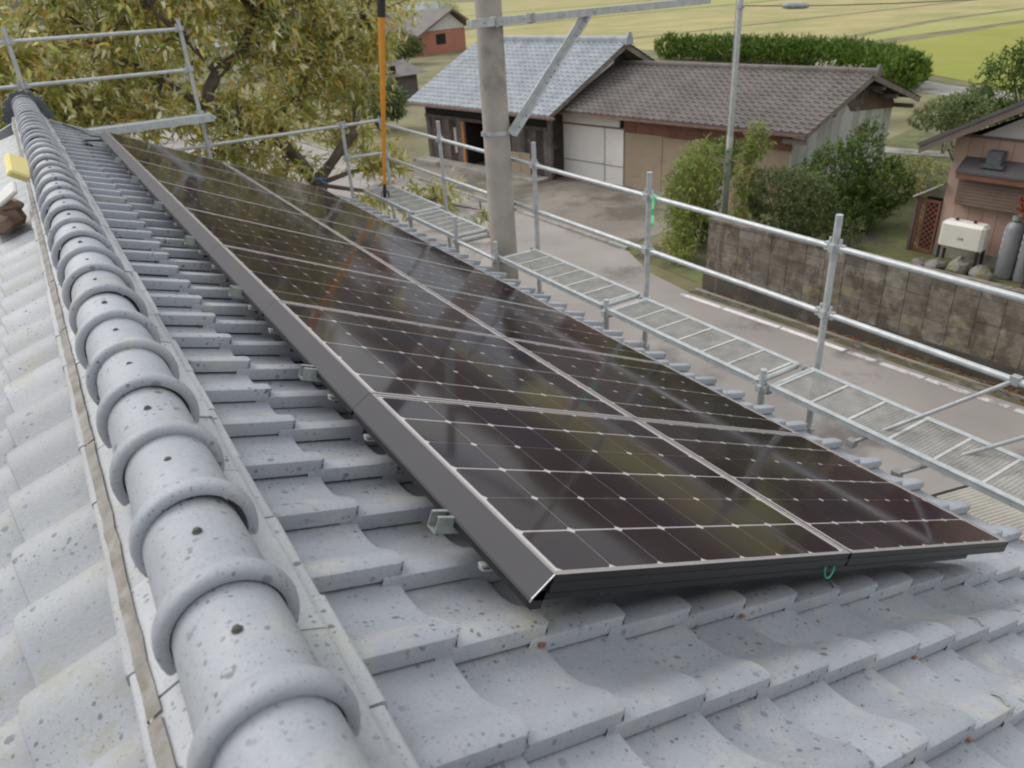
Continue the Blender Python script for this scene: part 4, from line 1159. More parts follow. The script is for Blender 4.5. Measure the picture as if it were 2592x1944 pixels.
# gable wall of upright sheets
d = 0.0
while d < 6.2:
    w = rng.uniform(.38, .5); d1 = min(d + w, 6.25)
    zt = min(zE - .12 + (zR - zE) / (dR - dE) * min(d - dE, dB - d1), zR - .16)
    za = zE - .14 + (zR - zE) / (dR - dE) * (d - dE) if d < dR else zE - .14 + (zR - zE) / (dB - dR) * (dB - d)
    zb = zE - .14 + (zR - zE) / (dR - dE) * (d1 - dE) if d1 < dR else zE - .14 + (zR - zE) / (dB - dR) * (dB - d1)
    off = rng.uniform(0, .012)
    mb = MB(); mb.prism([(d + .005, .05), (d1 - .005, .05), (d1 - .005, zb), (d + .005, za)], lambda dd, z: fb(8.90 + off, dd, z), lambda dd, z: fb(8.96 + off, dd, z))
    obj('wall_sheet', mb, rng.choice(M['plank_pale']), bB)
    d = d1
mb = MB(); mb.prism([(3.3, 2.35), (6.24, 2.05), (6.24, 2.28), (dR + .1, zR - .25), (2.6, 2.9)], lambda dd, z: fb(8.975, dd, z), lambda dd, z: fb(8.99, dd, z)); obj('brown_gable_board', mb, simple('rusty_board', (.13, .09, .065), .85, 0, .35, 1.2, stain=((.30, .29, .25), 1.1, .56)), bB)

# ------------------------------------------------------------------ pink house at the right edge
fc = Fr((16.74, 8.62, GZ), (.0995, -.995, 0))
hC = thing('pink_house', 'pink sheet-metal house with dark gabled roof at the right edge', 'house', fc(2, 1, 0))
M['pink'] = [simple('pink_siding_' + q, c, .6, 0, .07, 1.5, stain=((.38, .245, .19), 2, .6)) for q, c in (('a', (.49, .335, .27)), ('b', (.52, .36, .295)), ('c', (.46, .31, .25)))]
M['gable_white'] = simple('gable_white', (.58, .56, .55), .7, 0, .06, 2)
M['roof_slate'] = simple('dark_roof_sheet', (.105, .098, .10), .5, .1, .15, 2)
M['fascia'] = simple('brown_fascia', (.165, .125, .11), .6, 0, .15, 3)
M['shutter'] = simple('brown_shutter', (.20, .145, .115), .55, .1, .12, 4)
a = 0.0; Wd = 5.6
while a < Wd:
    part(fc, 'siding_strip', rng.choice(M['pink']), hC, ((a + .004, rng.uniform(-.006, .0), .25), (min(a + .30, Wd) - .004, .05, 2.74)))
    a += .30
part(fc, 'wall_core', M['dark_in'], hC, ((0.01, .055, 0), (Wd - .01, 6, 2.7)))
part(fc, 'plinth', M['concrete'], hC, ((-.01, -.02, 0), (Wd, .054, .245)))
apx, apz, ez = 2.8, 4.35, 2.55
mb = MB(); mb.prism([(.42, 2.76), (Wd - .42, 2.76), (apx, apz - .28)], lambda x, z: fc(x, -.01, z), lambda x, z: fc(x, .05, z)); obj('gable_panel', mb, M['gable_white'], hC)
part(fc, 'gable_trim', M['fascia'], hC, ((0, -.03, 2.742), (Wd, .052, 2.80)))
for s_, x_ in ((0, -.5), (1, Wd + .5)):
    ap = (apx, apz)
    mb = MB(); P = [(x_, ez), (apx, apz), (apx, apz + .07), (x_ - (.06 if not s_ else -.06), ez + .06)]
    mb.prism(P, lambda x, z: fc(x, -.62, z), lambda x, z: fc(x, 6.4, z)); obj('roof_slope', mb, M['roof_slate'], hC)
    mb = MB(); P = [(x_, ez - .16), (apx, apz - .17), (apx, apz - .005), (x_, ez - .005)]
    mb.prism(P, lambda x, z: fc(x, -.60, z), lambda x, z: fc(x, -.55, z)); obj('bargeboard', mb, M['fascia'], hC)
mb = MB(); mb.tube([fc(-.12, -.03, 2.45), fc(.04, -.03, 2.2)], .02, 6); obj('roof_stay', mb, M['fascia'], hC)
# awning and shutter box
aw = obj('awning', (lambda mb: (mb.prism([(-.02, 2.34), (-.42, 2.10), (-.42, 2.05), (-.02, 2.10)], lambda d, z: fc(.30, d, z), lambda d, z: fc(2.9, d, z)), mb)[1])(MB()), M['roof_slate'], hC)
part(fc, 'awning_fascia', M['red_brown'], hC, ((.32, -.40, 1.93), (2.88, -.36, 2.046)))
sh = part(fc, 'shutter_box', M['shutter'], hC, ((.33, -.22, 1.32), (2.8, -.012, 1.92)))
for k in range(8):
    part(fc, 'slat', M['shutter'], sh, ((.34, -.232, 1.34 + k * .072), (2.79, -.221, 1.395 + k * .072)))
vb = thing('vent_unit', 'small dark box standing on the awning of the pink house', 'box', fc(.95, -.25, 2.25))
part(fc, 'housing', M['oni'], vb, ((.82, -.30, 2.27), (1.12, -.06, 2.55)))
part(fc, 'base', M['oni'], vb, ((.74, -.34, 2.21), (1.2, -.05, 2.275)))
# lean-to with lattice on the left of the house
lt = thing('lattice_lean_to', 'red brown lattice screen under a pale lean-to roof beside the pink house', 'lean-to', fc(-.25, 0, 0))
mb = MB(); mb.prism([(-.62, 1.30), (.0, 1.68), (.0, 1.72), (-.64, 1.335)], lambda x, z: fc(x, -.16, z), lambda x, z: fc(x, 2.6, z)); obj('lean_to_roof', mb, M['plank_pale'][0], lt)
part(fc, 'screen_frame', M['red_brown'], lt, ((-.52, -.06, .02), (-.47, -.01, 1.28)), ((-.06, -.06, .02), (-.01, -.01, 1.28)), ((-.469, -.06, 1.22), (-.061, -.01, 1.28)), ((-.469, -.06, .02), (-.061, -.01, .08)))
M['lattice'] = simple('lattice_red', (.22, .072, .05), .7, 0, .2, 5)
w_, h_ = .408, 1.14
for k in range(-9, 7):
    for sg in (1, -1):
        # diagonal lath clipped to the frame
        x0_ = k * .13; pts = []
        for t in np.linspace(0, h_, 60):
            x = x0_ + t if sg > 0 else x0_ + h_ - t
            if 0 <= x <= w_: pts.append((x, t))
        if len(pts) > 2:
            mb = MB(); q0, q1 = pts[0], pts[-1]; dd = -.045 if sg > 0 else -.030
            mb.bar(fc(-.468 + q0[0], dd, .08 + q0[1]), fc(-.468 + q1[0], dd, .08 + q1[1]), .026, .010, up=fc.e2); obj('lath', mb, M['lattice'], lt)
part(fc, 'screen_back', M['dark_in'], lt, ((-.5, .3, .0), (-.01, .34, 1.25)))
part(fc, 'corner_post', M['plank_dark'][2], lt, ((-.60, -.08, 0), (-.53, 0, 1.3)))
# oil tank
ot = thing('oil_tank', 'cream heating oil tank on black legs before the pink house', 'tank', fc(.83, -.5, 0))
o = rbox('tank_body', simple('cream_tank', (.74, .72, .66), .4, 0, .05, 3), fc(.83, -.55, .76), (.94, .36, .62), fc.M, .07, parent=ot)
part(fc, 'label_plate', M['galv_dull'], o, ((.78, -.735, .70), (.90, -.729, .75)))
for x in (.42, 1.24):
    for d in (-.70, -.40):
        part(fc, 'leg', M['black'], ot, ((x - .025, d - .02, 0), (x + .025, d + .02, .50)))
for x in (.62, 1.0):
    mb = MB(); mb.tube([fc(x, -.55, 1.06), fc(x, -.55, 1.12)], .035, 10); obj('filler_cap', mb, M['black'], ot)
# gas cylinders
M['cyl'] = simple('grey_cylinder', (.255, .26, .28), .5, .1, .1, 3)
for x, lab in ((1.78, 'grey gas cylinder nearer the oil tank'), (2.16, 'grey gas cylinder farther right, second from the oil tank')):
    g = thing('gas_cylinder', lab, 'gas cylinder', fc(x, -.5, 0), group='gas cylinders')
    mb = MB(); mb.tube([fc(x, -.5, .02), fc(x, -.5, .06), fc(x, -.5, 1.10), fc(x, -.5, 1.2), fc(x, -.5, 1.26)], [.165, .185, .185, .14, .06], 20); obj('bottle', mb, M['cyl'], g, 50)
    mb = MB(); mb.tube([fc(x, -.5, 1.26), fc(x, -.5, 1.28), fc(x, -.5, 1.38)], [.03, .10, .10], 12, caps=False); mb.tube([fc(x, -.5, 1.25), fc(x, -.5, 1.34)], .025, 8); obj('valve_guard', mb, M['galv_dull'], g)
    # pale lettering strips on the shoulder side
    mb = MB()
    for q in range(4):
        for r_ in range(2):
            aa = R_(200 + r_ * 22); zz = 1.0 - q * .14
            c = fc(x, -.5, zz) + (fc.e1 * math.cos(aa) + fc.e2 * math.sin(aa)) * .187
            tdir = (-fc.e1 * math.sin(aa) + fc.e2 * math.cos(aa))
            mb.bar(c - Vector((0, 0, .04)), c + Vector((0, 0, .04)), .035 if r_ else .02, .003, up=(fc.e1 * math.cos(aa) + fc.e2 * math.sin(aa)))
    obj('marking', mb, M['gable_white'], g)
# garden rocks
M['rock'] = simple('mossy_rock', (.24, .225, .20), .95, 0, .3, 3, stain=((.17, .17, .04), 3.5, .5), bmp=.7, bdist=.03)
def rock(c, size, seed, label):
    r2 = np.random.default_rng(seed); mb = MB(); n1, n2 = 7, 10; V = []
    for i in range(n1 + 1):
        t = math.pi * i / n1
        for k in range(n2):
            p = 2 * math.pi * k / n2; r = 1 + r2.normal() * .14
            V.append((c[0] + size[0] * r * math.sin(t) * math.cos(p), c[1] + size[1] * r * math.sin(t) * math.sin(p), c[2] + size[2] * r * math.cos(t)))
    F = [(i*n2 + k, i*n2 + (k+1) % n2, (i+1)*n2 + (k+1) % n2, (i+1)*n2 + k) for i in range(n1) for k in range(n2)]
    mb.raw(V, F); tag(obj('garden_rock', mb, M['rock'], None, 40), label, 'rock', 'garden rocks')
for (x, d, s_, lab) in ((.55, -.95, (.28, .2, .16), 'mossy garden rock below the left end of the oil tank'), (1.05, -1.0, (.32, .22, .24), 'mossy garden rock below the right end of the oil tank'), (1.5, -1.0, (.25, .2, .2), 'pale garden rock between the oil tank and the gas cylinders'), (.15, -.9, (.2, .16, .10), 'small garden rock at the foot of the lattice screen')):
    p = fc(x, d, s_[2] * .6); rock(p, s_, int(x * 100), lab)

# ------------------------------------------------------------------ lamp post, cables
lp = thing('lamp_post', 'slim tapered grey steel post rising from the bushes', 'post', (13.74, 12.45, GZ))
mb = MB(); mb.tube([(13.74, 12.45, GZ), (13.74, 12.45, -.5), (13.74, 12.45, 2.6)], [.072, .066, .056], 14); obj('shaft', mb, M['galv'], lp, 50)
mb = MB(); mb.tube([(13.74, 12.45, -2.78), (13.74, 12.45, -2.5)], .074, 14); obj('label_band', mb, M['gable_white'], lp)
mb = MB(); mb.tube([(13.74, 12.45, .28), (13.74, 12.45, .36)], .078, 12); mb.box((13.70, 12.38, .32), (.12, .08, .06)); obj('cable_bracket', mb, M['galv_dull'], lp)
ca = thing('overhead_cable', 'thin overhead cable with a dark sleeve crossing above the fields', 'cable', (13.74, 12.4, .32))
p0, p1 = Vector((13.74, 12.38, .34)), Vector((26.0, 5.5, .62)); pts = []
for i in range(25):
    t = i / 24; p = p0.lerp(p1, t); p.z -= 1.2 * (t * (1 - t)) ; pts.append(p)
mb = MB(); mb.tube(pts, .011, 6); obj('cable', mb, M['black'], ca)
def alongc(t): p = p0.lerp(p1, t); p.z -= 1.2 * t * (1 - t); return p
mb = MB(); mb.tube([alongc(.064), alongc(.068), alongc(.075), alongc(.098), alongc(.105), alongc(.109)], [.02, .055, .07, .07, .055, .02], 10); obj('sleeve', mb, M['galv_dull'], ca, 50)
mb = MB(); mb.tube([(11.12, 10.1, GZ), (11.12, 10.1, 3.0)], .007, 5)
tag(obj('stay_wire', mb, M['galv_dull']), 'very thin upright wire at the near end of the bushes by the road', 'wire')

# ------------------------------------------------------------------ shrubs by the wall
def shrub(name, label, cat, base, cens, n_twig, per, Lr, Wr, spread, mat, stems, up=.3, droop=-.2, shell=.5, stem_mat=None, group='shrubs behind the block wall', sr=.02):
    t = thing(name, label, cat, base, group=group)
    P, D, Nn, L, W, TW = clumps(cens, n_twig, per, Lr, Wr, spread, up, droop, shell)
    o = obj('foliage', leaves_mesh('foliage', P, D, Nn, L, W, mat), mat, t); o['kind'] = 'stuff'
    mb = MB()
    for a, b in stems: 
        a, b = Vector(a), Vector(b); mid = a.lerp(b, .5) + Vector((rng.uniform(-.08, .08), rng.uniform(-.08, .08), 0)); mb.tube([a, mid, b], [sr, sr * .8, sr * .4], 6)
    for (a, b) in TW[::3]: mb.tube([a, b], [sr * .35, sr * .2], 4, caps=False)
    o = obj('stems', mb, stem_mat or M['bark'], t); o['kind'] = 'stuff'
    return t
def stems_in(base, cens, n, jitter=.25):
    out = []
    for k in range(n):
        c, r = cens[k % len(cens)]; out.append(((base[0] + rng.uniform(-jitter, jitter), base[1] + rng.uniform(-jitter, jitter), GZ), (c[0] + rng.uniform(-.5, .5) * r[0], c[1] + rng.uniform(-.5, .5) * r[1], c[2] + r[2] * .6)))
    return out
M['bamboo'] = simple('bamboo_stem', (.38, .30, .09), .5, 0, .2, 6)
c = [((12.05, 12.3, -4.0), (.42, .5, 1.05)), ((12.3, 12.0, -3.0), (.55, .6, .75)), ((11.9, 12.1, -4.7), (.35, .4, .5)), ((12.6, 12.2, -3.5), (.45, .5, .8))]
shrub('bamboo_clump', 'pale green bamboo clump at the left end of the block wall', 'bamboo', (12.1, 12.1, GZ), c, 620, 9, (.10, .19), (.018, .034), .22, M['bamboo_leaf'], stems_in((12.1, 12.1), c, 12), .6, -.5, .3, M['bamboo'], sr=.014)
c = [((13.55, 11.75, -3.4), (.28, .28, .95)), ((13.7, 11.6, -2.5), (.35, .35, .55)), ((13.5, 11.7, -4.4), (.2, .2, .5))]
shrub('bamboo_clump', 'thin bamboo with yellow stems between the dark bush and the rounded bush', 'bamboo', (13.5, 11.7, GZ), c, 240, 8, (.10, .18), (.018, .034), .2, M['bamboo_leaf'], stems_in((13.55, 11.7), c, 9, .16), .6, -.5, .2, M['bamboo'], sr=.014)
c = [((13.3, 13.1, -3.9), (.75, .7, 1.1)), ((13.9, 12.9, -3.1), (.6, .6, .55)), ((13.0, 12.7, -4.5), (.6, .6, .65))]
shrub('dark_bush', 'dark leafy bush at the foot of the lamp post', 'bush', (13.4, 13.0, GZ), c, 700, 9, (.06, .12), (.03, .05), .15, M['dark_leaf'], stems_in((13.4, 13), c, 6))
c = [((14.65, 11.25, -4.05), (.95, .95, .85)), ((14.3, 11.6, -3.75), (.7, .7, .55)), ((15.0, 10.9, -4.2), (.75, .7, .75))]
shrub('rounded_bush', 'rounded grey green bush right behind the block wall', 'bush', (14.6, 11.3, GZ), c, 1500, 9, (.05, .10), (.022, .04), .14, M['bush_leaf'], stems_in((14.6, 11.3), c, 6), shell=.72)
c = [((17.0, 11.8, -3.9), (.95, .9, .9)), ((17.35, 11.25, -3.2), (.45, .45, .75)), ((17.8, 10.8, -4.1), (.8, .7, .7)), ((16.4, 11.9, -4.4), (.8, .7, .6)), ((17.2, 11.2, -4.6), (1.0, .9, .6))]
shrub('conifer_shrub', 'tall dark green conifer shrub in front of the barn gable', 'shrub', (17.2, 11.4, GZ), c, 1500, 9, (.07, .14), (.025, .045), .2, M['dark_leaf'], stems_in((17.2, 11.4), c, 6), .9, .35, .55)
c = [((15.55, 10.05, -4.75), (.35, .35, .4)), ((15.2, 10.3, -4.85), (.3, .3, .3))]
shrub('small_shrub', 'small pale shrub on the soil right of the rounded bush', 'shrub', (15.4, 10.1, GZ), c, 120, 8, (.05, .10), (.02, .035), .12, M['bush_leaf'], stems_in((15.4, 10.1), c, 4))
c = [((18.6, 12.2, -4.7), (1.1, 1.0, .5)), ((20.0, 12.2, -4.7), (1.2, .9, .45)), ((21.5, 12.3, -4.65), (1.2, .9, .5))]
shrub('low_hedge', 'low brownish hedge between the conifer shrub and the pink house', 'hedge', (20, 12.2, GZ), c, 700, 8, (.07, .13), (.03, .05), .18, M['leaf_far'], stems_in((20, 12.2), c, 5))
c = [((26.9, 14.4, -3.75), (1.35, 1.2, .55)), ((25.9, 14.6, -3.85), (.8, .8, .42)), ((28.2, 14.6, -3.75), (1.0, .9, .5))]
shrub('clipped_bush', 'flat-topped clipped bush beyond the roof of the pink house', 'bush', (27, 14.4, GZ), c, 900, 8, (.07, .13), (.03, .05), .16, M['bush_leaf'], stems_in((27, 14.4), c, 5), shell=.7, group=None)
c = [((29.5, 14.0, -3.2), (1.5, 1.4, 1.3)), ((30.2, 13.2, -2.2), (1.4, 1.3, 1.2)), ((30.6, 12.7, -1.0), (1.1, 1.1, 1.2)), ((28.6, 14.8, -4.0), (1.1, 1.0, .7)), ((30.8, 12.4, .2), (.8, .8, 1.0))]
shrub('evergreen_tree', 'dark evergreen tree at the right edge above the pink roof', 'tree', (30, 13.3, GZ), c, 1500, 9, (.10, .2), (.04, .07), .3, M['dark_leaf'], stems_in((30, 13.3), c, 6), .4, .1, .5, group=None, sr=.05)
c = [((16.1, 6.42, -3.5), (.24, .26, .42)), ((16.15, 6.05, -3.9), (.4, .35, .4))]
shrub('maple', 'small red maple at the right edge before the pink house', 'tree', (16.12, 6.2, GZ), c, 240, 8, (.04, .08), (.02, .04), .14, M['red_leaf'], stems_in((16.12, 6.2), c, 4, .05), group=None)
c = [((41.5, 26.5, -4.35), (1.5, 1.7, .9))]
path = [(39.6, 24.6), (41.6, 26.6), (43.8, 29.2), (45.4, 32.2), (46.3, 35.6), (46.4, 39.2), (46.3, 43), (46.0, 47), (45.4, 51)]
cens = []
for (xa, ya), (xb, yb) in zip(path, path[1:]):
    for t in (0, .33, .66): cens.append(((xa + (xb - xa) * t, ya + (yb - ya) * t, -4.35), (1.15, 1.15, .92)))
hg = thing('field_hedge', 'long clipped green hedge curving behind the brown-roofed barn', 'hedge', (45, 33, GZ))
P, D, Nn, L, W, TW = clumps(cens, 5200, 5, (.22, .42), (.06, .11), .3, 1.6, .9, .62)
o = obj('foliage', leaves_mesh('foliage', P, D, Nn, L, W, M['hedge_leaf'], droop=.05), M['hedge_leaf'], hg); o['kind'] = 'stuff'
mb = MB()
for k in range(0, len(cens)): c0_ = cens[k][0]; mb.tube([(c0_[0], c0_[1], GZ), (c0_[0] + rng.uniform(-.2, .2), c0_[1], -4.0)], [.05, .03], 6)
obj('stems', mb, M['bark'], hg)

# ------------------------------------------------------------------ big autumn tree beyond the gable end
tr = thing('autumn_tree', 'large spreading tree with yellowing drooping leaves beyond the far roof end', 'tree', (3.1, 11.5, GZ))
mb = MB()
F0 = Vector((3.11, 11.5, -1.67))
def limb(pts, rads, mb=mb): 
    P = [Vector(p) for p in pts]; Q = []; R2 = []
    for i in range(len(P) - 1):
        for t in (0, .5):
            Q.append(P[i].lerp(P[i+1], t) + Vector((rng.uniform(-1, 1), rng.uniform(-1, 1), rng.uniform(-1, 1))) * .025 * (t > 0)); R2.append((rads[i] * (1 - t) + rads[i+1] * t) * rng.uniform(.93, 1.08))
    Q.append(P[-1]); R2.append(rads[-1]); mb.tube(Q, R2, 10)
limb([(3.0, 11.55, GZ), (3.05, 11.5, -3.5), F0], [.24, .19, .17])
obj('trunk', mb, M['bark'], tr, 60)
limbs = [([F0, (3.42, 11.45, -1.35), (3.72, 11.4, -1.05), (3.86, 11.4, -.92)], [.13, .11, .11, .12]),                                  # cut stump
         ([F0, (2.90, 11.5, -1.25), (2.6, 11.55, -.85), (2.1, 11.6, -.6), (1.70, 11.5, -.33), (1.75, 11.5, -.05), (1.90, 11.45, .16), (2.28, 11.4, .40), (2.7, 11.5, .95), (3.0, 11.6, 1.7)], [.14, .13, .12, .12, .12, .12, .11, .09, .06, .03]),
         ([(2.6, 11.55, -.85), (2.87, 11.5, -.66), (3.07, 11.5, -.42), (3.3, 11.6, .1), (3.6, 11.7, .8), (3.7, 11.8, 1.5)], [.08, .075, .07, .055, .04, .02]),
         ([(1.70, 11.5, -.33), (1.2, 11.7, .1), (.6, 11.9, .6), (.1, 12.1, 1.2), (-.3, 12.2, 1.9)], [.08, .07, .05, .035, .02]),
         ([(2.1, 11.6, -.6), (1.4, 11.9, -.55), (.6, 12.1, -.3), (-.2, 12.3, 0), (-1.0, 12.4, .4)], [.07, .06, .05, .035, .02]),
         ([F0, (3.7, 11.6, -1.6), (4.3, 11.6, -1.55), (4.9, 11.5, -1.75)], [.06, .05, .035, .015]),
         ([F0, (3.9, 11.0, -1.85), (4.7, 10.4, -2.05), (5.3, 9.9, -2.2)], [.05, .04, .028, .012]),
         ([(1.9, 11.45, .16), (1.6, 11.3, .6), (1.2, 11.2, 1.1), (.8, 11.1, 1.8)], [.06, .05, .035, .02]),
         ([(3.3, 11.6, .1), (3.9, 11.7, .4), (4.4, 11.7, .5)], [.04, .03, .012])]
for pts, rads in limbs:
    mb = MB(); limb(pts, [q * .72 for q in rads], mb); obj('limb', mb, M['bark'], tr, 60)
crown = [((-.6, 11.9, .55), (1.3, .9, .75)), ((.6, 11.8, .9), (1.1, .9, .7)), ((.4, 11.7, .05), (1.2, .8, .6)), ((1.5, 11.6, 1.0), (1.0, .9, .8)), ((2.3, 11.7, 1.3), (1.0, .9, .7)), ((3.1, 11.6, 1.0), (1.0, .9, .8)), ((3.7, 11.7, .5), (.85, .8, .75)),
         ((2.7, 11.5, .35), (.8, .8, .6)), ((3.4, 11.8, -.2), (.8, .6, .4)), ((1.1, 11.5, -.35), (1.0, .8, .4)), ((2.3, 11.3, -.55), (.8, .7, .35)), ((4.55, 11.8, .95), (.8, .7, .6)), ((2.9, 11.9, -.55), (.9, .5, .4)), ((1.9, 12.0, -.3), (.9, .5, .5)), ((4.0, 11.9, -1.0), (.6, .5, .35)), ((4.45, 11.8, .25), (.45, .6, .5)), ((4.2, 11.7, -.35), (.4, .5, .4)), ((1.9, 11.5, -.95), (.8, .7, .3)), ((4.3, 11.6, -1.5), (.7, .6, .32)), ((2.6, 11.5, -1.35), (.6, .5, .25)),
         ((4.75, 10.6, -2.0), (.55, .6, .24)), ((-1.6, 12.2, .1), (1.1, .9, .9)), ((.3, 12.0, 1.8), (2.2, 1.0, .6)), ((2.6, 12.0, 2.0), (1.6, 1.0, .6)), ((5.3, 9.85, -2.25), (.22, .25, .16)), ((3.35, 10.3, -1.9), (.35, .4, .25)), ((4.1, 10.9, -1.95), (.45, .4, .25)), ((-.5, 11.6, -.35), (1.1, .7, .45))]
P, D, Nn, L, W, TW = clumps(crown, 2350, 12, (.12, .20), (.034, .054), .36, .15, -.25, .12, .8)
dist = np.linalg.norm(P - np.array(camp), axis=1)
order = np.argsort(dist)
near = order[:280]; rest = order[280:]
o = obj('crown', leaves_mesh('crown', P[rest], D[rest], Nn[rest], L[rest], W[rest], M['leaf_autumn'], droop=.5), M['leaf_autumn'], tr); o['kind'] = 'stuff'
M['leaf_single'] = [simple('single_leaf_' + q, c, .55, 0, .2, 9) for q, c in (('a', (.38, .40, .10)), ('b', (.50, .46, .13)), ('c', (.56, .42, .11)), ('d', (.66, .65, .42)), ('e', (.28, .33, .08)))]
lm_ = [leaves_mesh('leaf', np.zeros((1, 3)), np.array([[0, 1., 0]]), np.array([[0, 0, 1.]]), np.array([1.]), np.array([.32]), q, droop=.5) for q in M['leaf_single']]
for i in near:
    d = Vector(D[i]).normalized(); n_ = Vector(Nn[i]); s_ = d.cross(n_).normalized(); u_ = s_.cross(d)
    Mx = Matrix((s_ * -1, d, u_ * -1)).transposed().to_4x4(); 
    o = bpy.data.objects.new('leaf', rng.choice(lm_)); o.matrix_basis = Matrix.Translation(Vector(P[i])) @ Matrix((s_, d, u_)).transposed().to_4x4() @ Matrix.Scale(float(L[i]), 4)
    put(o, tr)
mb = MB()
lp_all = [Vector(p) for pts, _ in limbs for p in pts]
for (a, b) in TW:
    a, b = Vector(a), Vector(b); mb.tube([a, b], [.004, .002], 4, caps=False)
    if rng.random() < .22:
        q = min(lp_all, key=lambda v: (v - a).length); mid = a.lerp(q, .5) + Vector((0, 0, .12)); mb.tube([q, mid, a], [.015, .010, .005], 5, caps=False)
o = obj('twigs', mb, M['bark'], tr); o['kind'] = 'stuff'
mb = MB(); mb.tube([F0 + Vector((.17 * math.cos(t), .17 * math.sin(t), .10 + .03 * math.sin(3 * t))) for t in np.linspace(0, 2 * math.pi, 18)], .011, 6)
mb.tube([F0 + Vector((.02, -.18, .12)), F0 + Vector((.06, -.2, .06)), F0 + Vector((.13, -.2, .03))], .011, 6)
tag(obj('blue_string', mb, M['blue']), 'blue string tied round the fork of the autumn tree', 'string')
# second tree farther left
t2 = [((-2.2, 15.5, .2), (2.0, 1.4, 1.5)), ((.2, 15.5, 1.0), (2.0, 1.4, 1.2)), ((-.5, 15.2, -.9), (1.6, 1.2, .9)), ((2.5, 16, 1.5), (1.8, 1.3, 1.2)), ((-3.5, 15, 1.2), (1.5, 1.2, 1.5)), ((2.0, 16.0, -.2), (1.2, 1.0, .8))]
tB = thing('background_tree', 'olive green tree behind the autumn tree at the upper left', 'tree', (-.5, 15.5, GZ))
P, D, Nn, L, W, TW = clumps(t2, 1300, 9, (.14, .24), (.04, .07), .36, .2, -.45, .4)
o = obj('crown', leaves_mesh('crown', P, D, Nn, L, W, M['leaf_far']), M['leaf_far'], tB); o['kind'] = 'stuff'
mb = MB(); mb.tube([(-.5, 15.5, GZ), (-.4, 15.5, -2.5), (-.6, 15.5, -.2)], [.22, .17, .10], 10); obj('trunk', mb, M['bark'], tB, 60)
for e in ((-2.2, 15.5, .6), (.4, 15.4, 1.4), (2.4, 15.9, 1.6), (-3.4, 15.1, 1.4)):
    mb = MB(); mb.tube([(-.45, 15.5, -1.8), Vector((-.45, 15.5, -1.8)).lerp(Vector(e), .5) + Vector((0, 0, .3)), e], [.10, .07, .03], 8); obj('limb', mb, M['bark'], tB, 60)

# ------------------------------------------------------------------ far houses
fd = Fr((35.7, 77.1, GZ), (.95893426, .28362844, 0))
hD = thing('red_walled_house', 'far house with red wall, white gable and brown roof beside the utility pole top', 'house', fd(4, 3, 0))
M['red_wall'] = simple('red_wall', (.40, .165, .11), .7, 0, .12, .6)
part(fd, 'wall', M['red_wall'], hD, ((1.2, 0, 0), (7.6, 9, 2.25)))
mb = MB(); mb.prism([(1.3, 2.28), (7.7, 2.28), (5.5, 3.75), (4.9, 3.75)], lambda x, z: fd(x, -.06, z), lambda x, z: fd(x, .1, z)); obj('gable_panel', mb, M['gable_white'], hD)
for P in ([(.0, 1.75), (5.25, 4.05), (5.25, 4.25), (-.1, 1.95)], [(8.5, 2.35), (5.25, 4.05), (5.25, 4.25), (8.6, 2.5)]):
    mb = MB(); mb.prism(P, lambda x, z: fd(x, -.8, z), lambda x, z: fd(x, 10, z)); obj('roof_slope', mb, M['tile_brown'], hD)
part(fd, 'side_wing', M['gable_white'], hD, ((-6.5, 2.5, 0), (1.19, 9, 2.2)))
mb = MB(); mb.prism([(1.9, 2.1), (6, 4.6), (10, 2.1)], lambda d, z: fd(-7, d, z), lambda d, z: fd(1.3, d, z)); obj('wing_roof', mb, M['tile_brown'], hD)
part(fd, 'window', M['dark_in'], hD, ((3.2, -.03, .9), (4.6, .02, 1.9)))
def far_house(name, label, p, e, w, dpt, h, rh, wall, roof):
    f_ = Fr((*p, GZ), e); t = thing(name, label, 'house', f_(w / 2, dpt / 2, 0), group='far houses')
    part(f_, 'wall', wall, t, ((0, 0, 0), (w, dpt, h)))
    mb = MB(); mb.prism([(-.6, h - .1), (dpt / 2, h + rh), (dpt + .6, h - .1)], lambda d, z: f_(-.5, d, z), lambda d, z: f_(w + .5, d, z)); obj('roof', mb, roof, t)
    k = 0
    a = 1.0
    while a < w - 1.4:
        o = part(f_, 'window', M['dark_in'], t, ((a, -.04, .9), (a + 1.3, .03, 2.1))); part(f_, 'sash', M['gable_white'], o, ((a + .62, -.06, .9), (a + .68, -.041, 2.1)), ((a - .05, -.06, .84), (a + 1.35, -.041, .899)))
        a += 2.6
    return t
far_house('white_house', 'white low building far away above the red-walled house', (52, 118), (.95, .3, 0), 13, 7, 2.7, 1.6, M['gable_white'], M['tile_silver'])
far_house('white_house', 'white far house with brown roof left of the red-walled house', (22, 96), (.97, .22, 0), 11, 7, 2.8, 1.9, M['gable_white'], M['tile_brown'])
far_house('grey_house', 'far grey house half hidden behind the autumn tree', (6, 70), (.98, .2, 0), 12, 8, 3.0, 2.0, M['plaster'], M['tile_silver'])
far_house('storage_shed', 'small brown shed beside the left end of the silver-roofed barn', (17.8, 46), (.96, .25, 0), 4, 4, 1.6, .6, M['plank_dark'][2], M['tile_brown'])
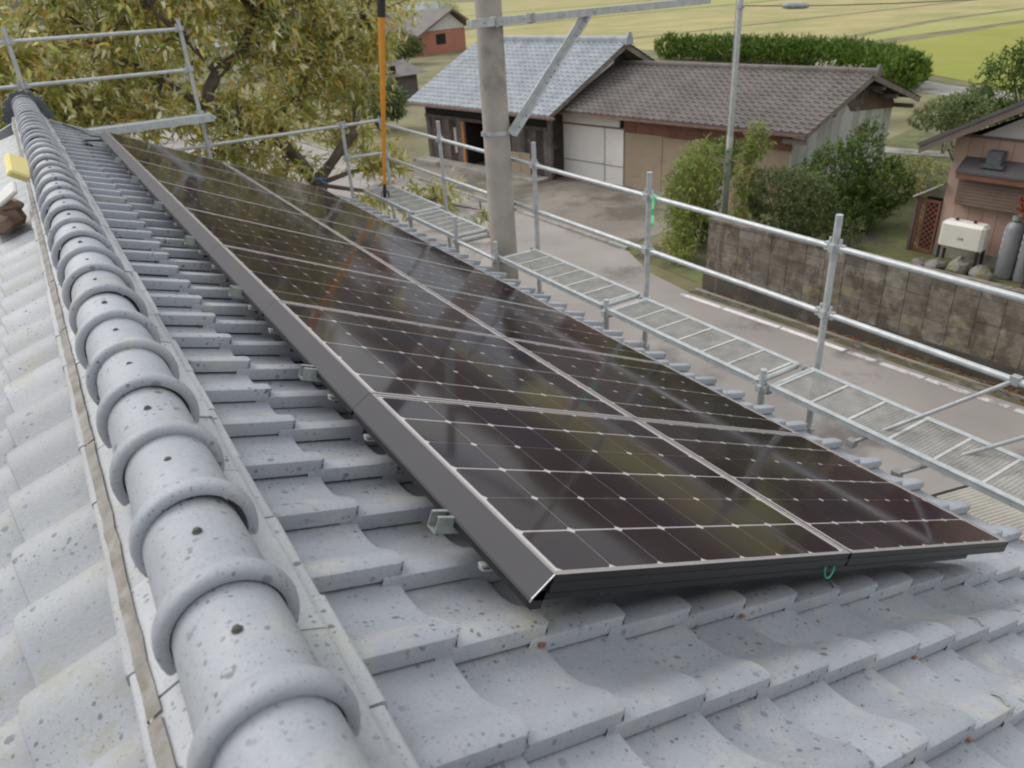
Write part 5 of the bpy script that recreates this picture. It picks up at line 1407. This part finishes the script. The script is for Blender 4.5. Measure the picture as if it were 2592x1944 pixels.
for (x, y, h, r, nm) in ((14.5, 37, 2.6, 1.3, 'green shrub tree standing left of the silver roof'), (19.5, 50, 3.2, 1.8, 'leafy tree between the silver roof and the red-walled house'), (31, 70, 3, 1.8, 'dark leafy tree in front of the red-walled house'), (62, 122, 5, 3.2, 'broad tree beside the far white building'), (40, 108, 4.5, 2.8, 'round tree left of the far white building')):
    c = [((x, y, GZ + h * .62), (r, r, h * .42)), ((x + r * .5, y - .3, GZ + h * .5), (r * .7, r * .7, h * .3))]
    shrub('garden_tree', nm, 'tree', (x, y, GZ), c, 420, 8, (.16, .3), (.07, .12), .4, M['leaf_far'] if h > 3 else M['bush_leaf'], stems_in((x, y), c, 4), group='trees among the far houses', sr=.05)

# ------------------------------------------------------------------ wooded hills around the valley
mb = MB(); n1 = 220; rings = [(520, 0), (600, .35), (690, .75), (780, 1.0), (900, .9)]
ph = nrng.uniform(0, 6.28, 8)
V = []
for i in range(n1):
    t = 2 * math.pi * i / n1
    hh = 56 + 9 * math.sin(3 * t + ph[0]) + 6 * math.sin(7 * t + ph[1]) + 5 * math.sin(17 * t + ph[2]) + 3 * math.sin(41 * t + ph[3])
    for (r, k) in rings:
        V.append(((r + 14 * math.sin(11 * t + ph[4])) * math.sin(t), (r + 14 * math.sin(11 * t + ph[4])) * math.cos(t), GZ - 1 + hh * k + (rng.uniform(-2.5, 2.5) if k > .2 else 0)))
m_ = len(rings)
F = [(i*m_ + k, i*m_ + k + 1, ((i+1) % n1)*m_ + k + 1, ((i+1) % n1)*m_ + k) for i in range(n1) for k in range(m_ - 1)]
mb.raw(V, F); structure('hills', mb, M['hill'], 80)

# a pale flowering shrub behind the brown-roofed barn
M['pale_flower'] = leaf_material('pale_flower_leaf', [(0, (.10, .15, .04)), (.55, (.22, .26, .12)), (.7, (.60, .58, .52)), (1, (.72, .70, .64))])
c = [((33.0, 24.6, -3.75), (.9, .8, .6)), ((34.2, 24.2, -3.9), (.8, .8, .5))]
shrub('flowering_shrub', 'pale flowering shrub peeping over the ridge of the brown-roofed barn', 'shrub', (33.5, 24.4, GZ), c, 260, 8, (.10, .18), (.05, .09), .25, M['pale_flower'], stems_in((33.5, 24.4), c, 4), group=None)
